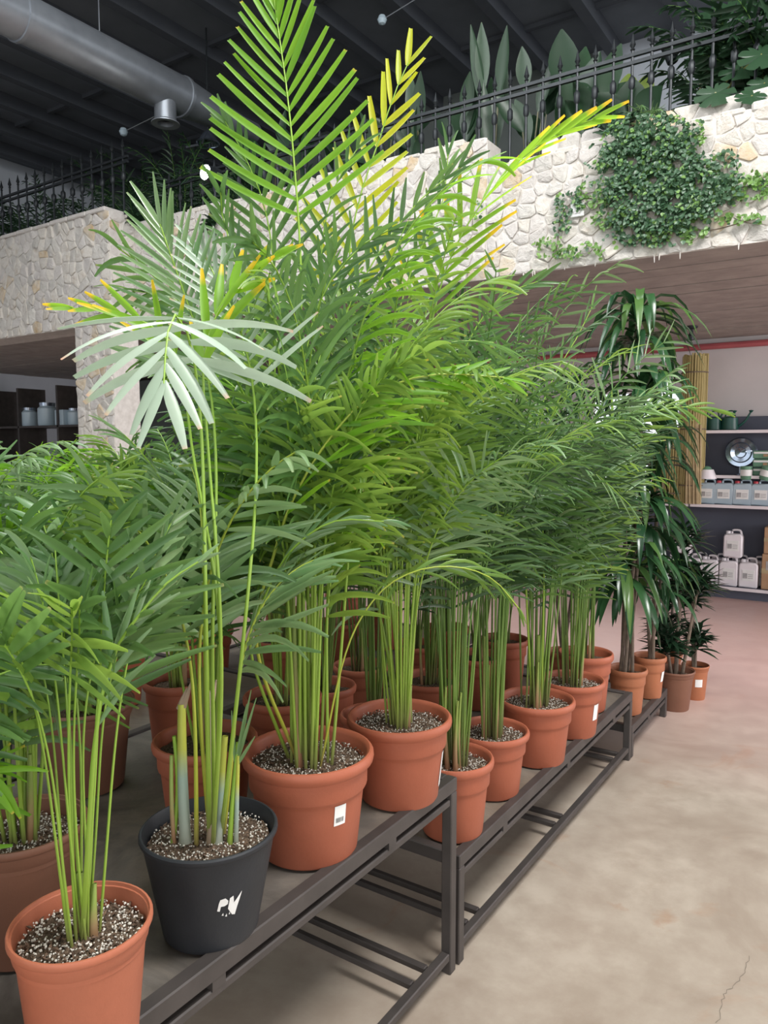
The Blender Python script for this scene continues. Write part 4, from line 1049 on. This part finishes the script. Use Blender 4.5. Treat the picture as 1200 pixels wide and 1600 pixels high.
def feather_plant(px, py, ph, Y, label, n=10, L=.2, mat='broad_dark', name='gallery_palm', z0=3.5, end=(60, 120), W=.014, lf=14, group=None):
    p = aty(px, py, Y); H = aty(px, py - ph, Y)[2] - z0
    e = empty(name, (p[0], Y, z0), label, 'plant', group)
    for i in range(n):
        a = i * 2.4 + U(-.2, .2)
        c = arch((U(-.03, .03), U(-.03, .03), 0), a, max(.3, H) * U(.8, 1.25), U(2, 14), U(*end), p=1.6)
        frond(e, c, (-math.sin(a), math.cos(a), 0), mat, 'petiole_deep', s0=.35, n=lf, L=L, W=W, droop=.5)
    return e
feather_plant(1150, 120, 130, 5.6, 'bushy dark palm filling the top right corner of the gallery', n=18, L=.26, W=.03, mat='broad_dark')
feather_plant(1195, 120, 140, 5.5, 'second bushy plant at the top right edge of the gallery', n=16, L=.26, W=.034)
feather_plant(1125, 120, 120, 5.7, 'bushy plant left of the top right corner, beside the pale wall', n=14, L=.22, W=.028)
feather_plant(1010, 200, 20, 5.2, 'dry-looking small palm drooping over the wall top above the ivy', n=7, L=.16, W=.008, end=(80, 130), mat='leaf_silver', z0=3.55)
feather_plant(960, 205, 20, 5.1, 'small dark plant on the wall top left of the ivy', n=7, L=.15, W=.02, end=(70, 120), z0=3.5)
LG = 'dim foliage plants along the left end of the gallery'
for i, (px, ph, Y) in enumerate(((60, 30, 5.6), (120, 40, 5.7), (175, 75, 5.9), (215, 80, 5.6), (250, 95, 6.1), (285, 90, 5.6), (330, 95, 5.9), (370, 80, 5.6), (20, 30, 5.6), (400, 70, 6.0))):
    py = 330
    feather_plant(px, py, ph, Y, 'dim feathery plant along the left end of the gallery', n=13, L=.22, W=.02, lf=14, group=LG, z0=3.55, mat='broad_dark')
for (px, py) in ((215, 350), (262, 345), (335, 355)):
    p = aty(px, py, 5.0); ee = empty('trailing_plant', (p[0], 5.0, p[2]), 'small dark trailing plant at the stone wall top left of the tall fronds', 'plant', 'trailing plants on the left stone wall top')
    rosette(ee, (0, 0, 0), 60, .16, .05, 'broad_dark', 1.2, (-20, 80), seg=4, name='leaf')

# ---------------------------------------------------------------- shelving at the back right
SY = 8.63
SX0 = float(aty(1050, 787, SY)[0]) - .45
shl = empty('shelving_unit', (0, SY, 0), 'slate-blue shop shelving with white shelf edges against the back wall', 'shelf')
UX0 = float(aty(1090, 672, SY)[0])
def SB(nm, x0, x1, y0, y1, z0, z1, m, bev=0): return MB().box(x0, x1, y0 - SY, y1 - SY, z0, z1).build(nm, M[m], shl, bevel=bev)
SB('back_panel', UX0, 4, 9.0, 9.04, 0, 1.94, 'shelf_panel')
SB('back_panel', SX0, UX0, 9.0, 9.04, 0, 1.0, 'shelf_panel')
SB('plinth', SX0, 4, SY + .05, 9.0, 0, .10, 'shelf_panel')
for z, x0, y0 in ((.127, SX0, SY), (1.0, SX0, SY), (1.31, UX0, SY + .1), (1.789, UX0, SY + .1)):
    SB('shelf_board', x0, 4, y0 + .012, 9.0, z - .028, z - .002, 'shelf_panel')
    SB('shelf_edge', x0, 4, y0, y0 + .012, z - .032, z, 'shelf_edge').__setitem__('label', 'white price rail on the shelf edge')
cut = float(aty(1077, 788, SY)[0])
SB('edge_joint', cut - .008, cut + .008, SY - .002, SY + .01, .968, 1.0, 'print_dark')
def jug(name, loc, w, h, dep, mat, cap, label, group, lab='label_white', prn='print_grey', lean=0):
    e = empty(name, loc, label, 'canister', group)
    b = MB(); r = .018
    prof = [(-w / 2, 0), (w / 2, 0), (w / 2, h * .78), (w / 2 - .02, h * .86), (-w / 2 + .02, h * .86), (-w / 2, h * .78)]
    n = len(prof)
    b.add([(x, -dep / 2, z) for x, z in prof] + [(x, dep / 2, z) for x, z in prof], [tuple(range(n)), tuple(range(n, 2 * n))[::-1]] + [(i, (i + 1) % n, n + (i + 1) % n, n + i) for i in range(n)])
    b.build('body', M[mat], e, smooth=True, bevel=.012)
    MB().tube(catmull([(-w * .10, 0, h * .85), (-w * .08, 0, h * .97), (w * .12, 0, h), (w * .34, 0, h * .97), (w * .40, 0, h * .82)], 12), .011, 6).build('handle', M[mat], e, smooth=True)
    MB().lathe([(.024, h * .84), (.024, h * .93), (.020, h * .95), (.001, h * .95)], 16, c=(-w * .30, 0, 0)).build('cap', M[cap], e, smooth=True)
    l = MB().box(-w * .30, w * .32, -dep / 2 - .003, -dep / 2, h * .24, h * .62).build('paper_label', M[lab], e)
    q = MB()
    q.box(-w * .26, -w * .04, -dep / 2 - .005, -dep / 2 - .003, h * .32, h * .50)
    for k in range(3): q.box(0, w * .26, -dep / 2 - .005, -dep / 2 - .003, h * (.33 + .06 * k), h * (.35 + .06 * k))
    q.build('print', M[prn], l)
    return e
gw_ = 'white canisters on the lowest shelf'
zf = .127
names = ['rightmost of the front white canisters, beside the cardboard boxes', 'white canister supporting the stacked one', 'white canister left of the one under the stacked canister', 'white canister partly behind the compact dracaena', 'white canister hidden at the far left of the lowest shelf']
for (px, nm) in zip((1169, 1138, 1108, 1082, 1056), names):
    p = aty(px, 913, SY + .10); jug('canister', (p[0], SY + .13, zf), .185, .31, .14, 'jug_white', 'jug_white', nm, gw_)
for k, px in enumerate((1183, 1155, 1123, 1092)):
    p = aty(px, 905, SY + .28); jug('canister', (p[0], SY + .29, zf), .185, .31, .13, 'jug_white', 'jug_white', 'white canister in the back line, behind the ' + ('rightmost', 'second', 'third', 'fourth')[k] + ' front one' + ('' if k == 0 else ' from the right'), gw_)
p = aty(1145, 868, SY + .1); jug('canister', (p[0], SY + .13, zf + .312), .185, .29, .14, 'jug_white', 'jug_white', 'white canister standing on top of the others', gw_)
p = aty(1066, 868, SY + .1); jug('canister', (p[0], SY + .13, zf + .312), .185, .25, .14, 'jug_white', 'jug_white', 'white canister on top at the left, half behind dark leaves', gw_)
gb_ = 'blue water canisters along the counter-height shelf'
wh = ['third', 'fourth', 'fifth', 'second', 'leftmost', 'rightmost']
pos = {0: 'leftmost', 1: 'second from left', 2: 'third from left', 3: 'fourth from left', 4: 'fifth from left', 5: 'sixth from left', 6: 'last at the picture edge'}
for k, px in enumerate((1050, 1077, 1104, 1131, 1160, 1189, 1218)):
    p = aty(px, 787, SY + .10); jug('canister', (p[0], SY + .12, 1.0), .195, .265, .15, 'jug_blue', 'cap_red', 'pale blue translucent canister with red cap, ' + pos[k] + ' in the row', gb_)
# cardboard boxes
for (x0, z0, z1, lab_) in ((1190, .127, .50, 'lower cardboard box at the right end of the lowest shelf'), (1192, .505, .78, 'upper cardboard box stacked at the right edge of the shelf')):
    p = aty(x0, 880, SY + .05)
    e = empty('cardboard_box', (p[0] + .2, SY + .22, z0), lab_, 'box')
    MB().box(-.2, .2, -.16, .16, 0, z1 - z0).build('carton', M['card'], e, bevel=.006)
    MB().box(-.2, .2, -.161, -.1605, (z1 - z0) * .45, (z1 - z0) * .6).build('tape', M['stake'], e)
    if z0 < .2: MB().box(-.16, -.04, -.162, -.161, (z1 - z0) * .55, (z1 - z0) * .8).build('print', M['print_grey'], e)
# watering cans on the top shelf
def can(px, label):
    p = aty(px, 665, SY + .22); e = empty('watering_can', (p[0], SY + .24, 1.789), label, 'watering can', 'dark green watering cans on the top shelf')
    MB().lathe([(.001, 0), (.075, 0), (.085, .01), (.078, .13), (.05, .15), (.045, .148)], 20).build('body', M['can_green'], e, smooth=True)
    MB().tube(catmull([(.07, 0, .03), (.15, -.01, .10), (.20, -.02, .19)], 8), [.016 - .001 * k for k in range(8)], 7).build('spout', M['can_green'], e, smooth=True)
    MB().lathe([(.008, -.01), (.026, .012), (.001, .02)], 12, c=(.205, -.02, .195)).build('rose', M['can_green'], e, smooth=True)
    MB().tube(catmull([(-.05, 0, .145), (-.03, 0, .20), (.03, 0, .205), (.05, 0, .145)], 10), .008, 6).build('handle', M['can_green'], e, smooth=True)
can(1115, 'dark green watering can with curled handle, at the left end of the top shelf'); can(1140, 'dark green watering can, right one of the pair on the top shelf'); can(1098, 'watering can half hidden by a frond tip at the shelf corner')
# mirrored ball ornament
p = aty(1157, 707, SY + .25); e = empty('mirror_disc', (p[0], SY + .28, 1.31), 'round mirrored metal ornament on a small stand on the upper shelf', 'ornament')
zc = p[2] - 1.31
MB().lathe([(.001, -.03), (.05, -.035), (.06, -.022), (.10, -.028), (.112, -.016), (.150, -.02), (.165, 0), (.150, .02), (.001, .03)], 36, c=(0, 0, zc), axis='y').build('disc', M['chrome'], e, smooth=True)
MB().lathe([(.05, 0), (.05, .01), (.015, .02), (.015, max(zc - .15, .03))], 16).build('stand', M['chrome'], e, smooth=True)
# packets, tubs and white pail
k = 0
for (px, z, lab_) in ((1190, 1.31, 'lower green packet with pale bands'), (1190, 1.40, 'middle green packet with pale bands'), (1190, 1.49, 'top green packet with pale bands')):
    p = aty(px, 715, SY + .2); e = empty('packet', (p[0] + .02, SY + .22, z), lab_ + ' stacked at the right of the mirrored disc', 'packet', 'green packets beside the mirrored disc')
    MB().box(-.10, .14, -.05, .05, 0, .082).build('wrapper', M['pack_green'], e, bevel=.008)
    MB().box(-.09, .13, -.053, -.05, .05, .07).build('band', M['label_white'], e)
    MB().box(-.0, .04, -.055, -.053, .02, .045).build('print', M['card'], e)
for (px, py, lab_, rot) in ((1166, 740, 'green tub with pale lid standing on the blue canisters', 0), (1194, 745, 'green tub tipped over on the blue canisters at the right edge', 14)):
    p = aty(px, py, SY + .12); e = empty('tub', (p[0], SY + .12, 1.268), lab_, 'tub')
    o = MB().lathe([(.001, 0), (.048, 0), (.055, .01), (.058, .13), (.060, .14), (.001, .145)], 20).build('tub_body', M['pack_green'], e, smooth=True); e.rotation_euler = (0, math.radians(rot), 0)
    MB().lathe([(.0565, .04), (.0585, .045), (.0595, .10), (.0585, .105)], 20).build('band', M['label_white'], e, smooth=True)
p = aty(1103, 742, SY + .12); e = empty('white_pail', (p[0], SY + .13, 1.268), 'white tapering pail with something green on top, above the blue canisters', 'pail')
MB().lathe([(.001, 0), (.11, 0), (.112, .01), (.075, .10), (.07, .10), (.001, .095)], 20).build('pail_body', M['jug_white'], e, smooth=True)
MB().lathe([(.001, .14), (.04, .13), (.062, .10), (.05, .096)], 14).build('lid', M['pack_green'], e, smooth=True)

# reed rolls and stakes left of the shelving
def reed_roll(px, pyb, pyt, Y, R, label, n=20):
    b = aty(px, pyb, Y); t = aty(px, pyt, Y)[2]
    e = empty('reed_roll', (b[0], Y, 1.0), label, 'reed roll', 'rolled reed mats against the back wall')
    H = t - 1.0
    m = MB(); vs = []; fs = []
    K = 84
    for k in range(K):
        a = 2 * math.pi * k / K * 3; r = R * (1 - .30 * k / K); 
        c = (r * math.cos(a), r * math.sin(a)); jz = U(-.02, .02)
        m.tube([(c[0], c[1], 0), (c[0] + U(-.003, .003), c[1], H + jz)], R * .085, 5)
    m.build('reeds', M['reed'], e, kind='stuff')
    for z in (.12, .5, .88):
        MB().lathe([(R * 1.10, H * z), (R * 1.13, H * z + .006), (R * 1.10, H * z + .012)], 24).build('binding_wire', M['drac_cane'], e, smooth=True)
    return e
reed_roll(1080, 742, 556, 8.72, .125, 'tall rolled reed mat reaching almost to the red pipe')
reed_roll(1055, 742, 668, 8.75, .13, 'short rolled reed mat left of the tall roll')
reed_roll(1036, 742, 680, 8.80, .12, 'short rolled reed mat furthest left, behind palm tips')
for k in range(12):
    px = 1074 + k * 1.9; b = aty(px, 745, 8.60 - .01 * (k % 3)); t = aty(px + U(-4, 3), 655 + U(-8, 10), 8.68)
    o = MB().tube([(b[0], 8.58 + .01 * (k % 3), 1.0), (t[0], 8.62, t[2])], .011, 6).build('wooden_stake', M['stake'])
    tag(o, 'thin wooden stake leaning against the reed rolls beside the shelving', 'stake', 'wooden stakes leaning at the reed rolls')

# ---------------------------------------------------------------- dim shop display under the left gallery
p0 = aty(60, 640, 6.6)
ds = empty('display_shelf', (p0[0], 6.7, 0), 'dim display shelving under the left stone bay', 'shelf')
for z in (.5, 1.15, 1.9): MB().box(-1.2, 1.8, -.2, .25, z, z + .03).build('shelf_board', M['frame'], ds)
for x in (-1.2, -.4, .6, 1.75): MB().box(x, x + .04, -.2, .25, 0, 2.5).build('upright', M['frame'], ds)
def jar(px, py, h, r, label, mat='chrome', z=1.93):
    p = aty(px, py, 6.6); e = empty('jar', (p[0], 6.66, z), label, 'jar')
    MB().lathe([(.001, 0), (r, 0), (r * 1.05, .02), (r * 1.05, h * .75), (r * .8, h * .85), (r * .8, h * .9)], 20).build('jar_body', M['jug_blue'], e, smooth=True)
    MB().lathe([(r * .86, h * .86), (r * .9, h), (r * .5, h * 1.02), (.001, h * 1.02)], 20).build('lid', M[mat], e, smooth=True)
jar(40, 640, .28, .11, 'glass jar at the left on the dim display shelf'); jar(68, 640, .34, .13, 'silver-lidded glass jar on the dim display shelf'); jar(110, 640, .24, .09, 'small glass jar beside the blue carton on the dim shelf')
p = aty(90, 660, 6.5); e = empty('blue_carton', (p[0], 6.62, 1.93), 'pale blue carton on the dim display shelf at left', 'box')
MB().box(-.10, .10, -.10, .10, 0, .22).build('carton', M['jug_blue'], e, bevel=.006)
MB().box(-.05, .02, -.103, -.10, .04, .17).build('print', M['shelf_panel'], e)
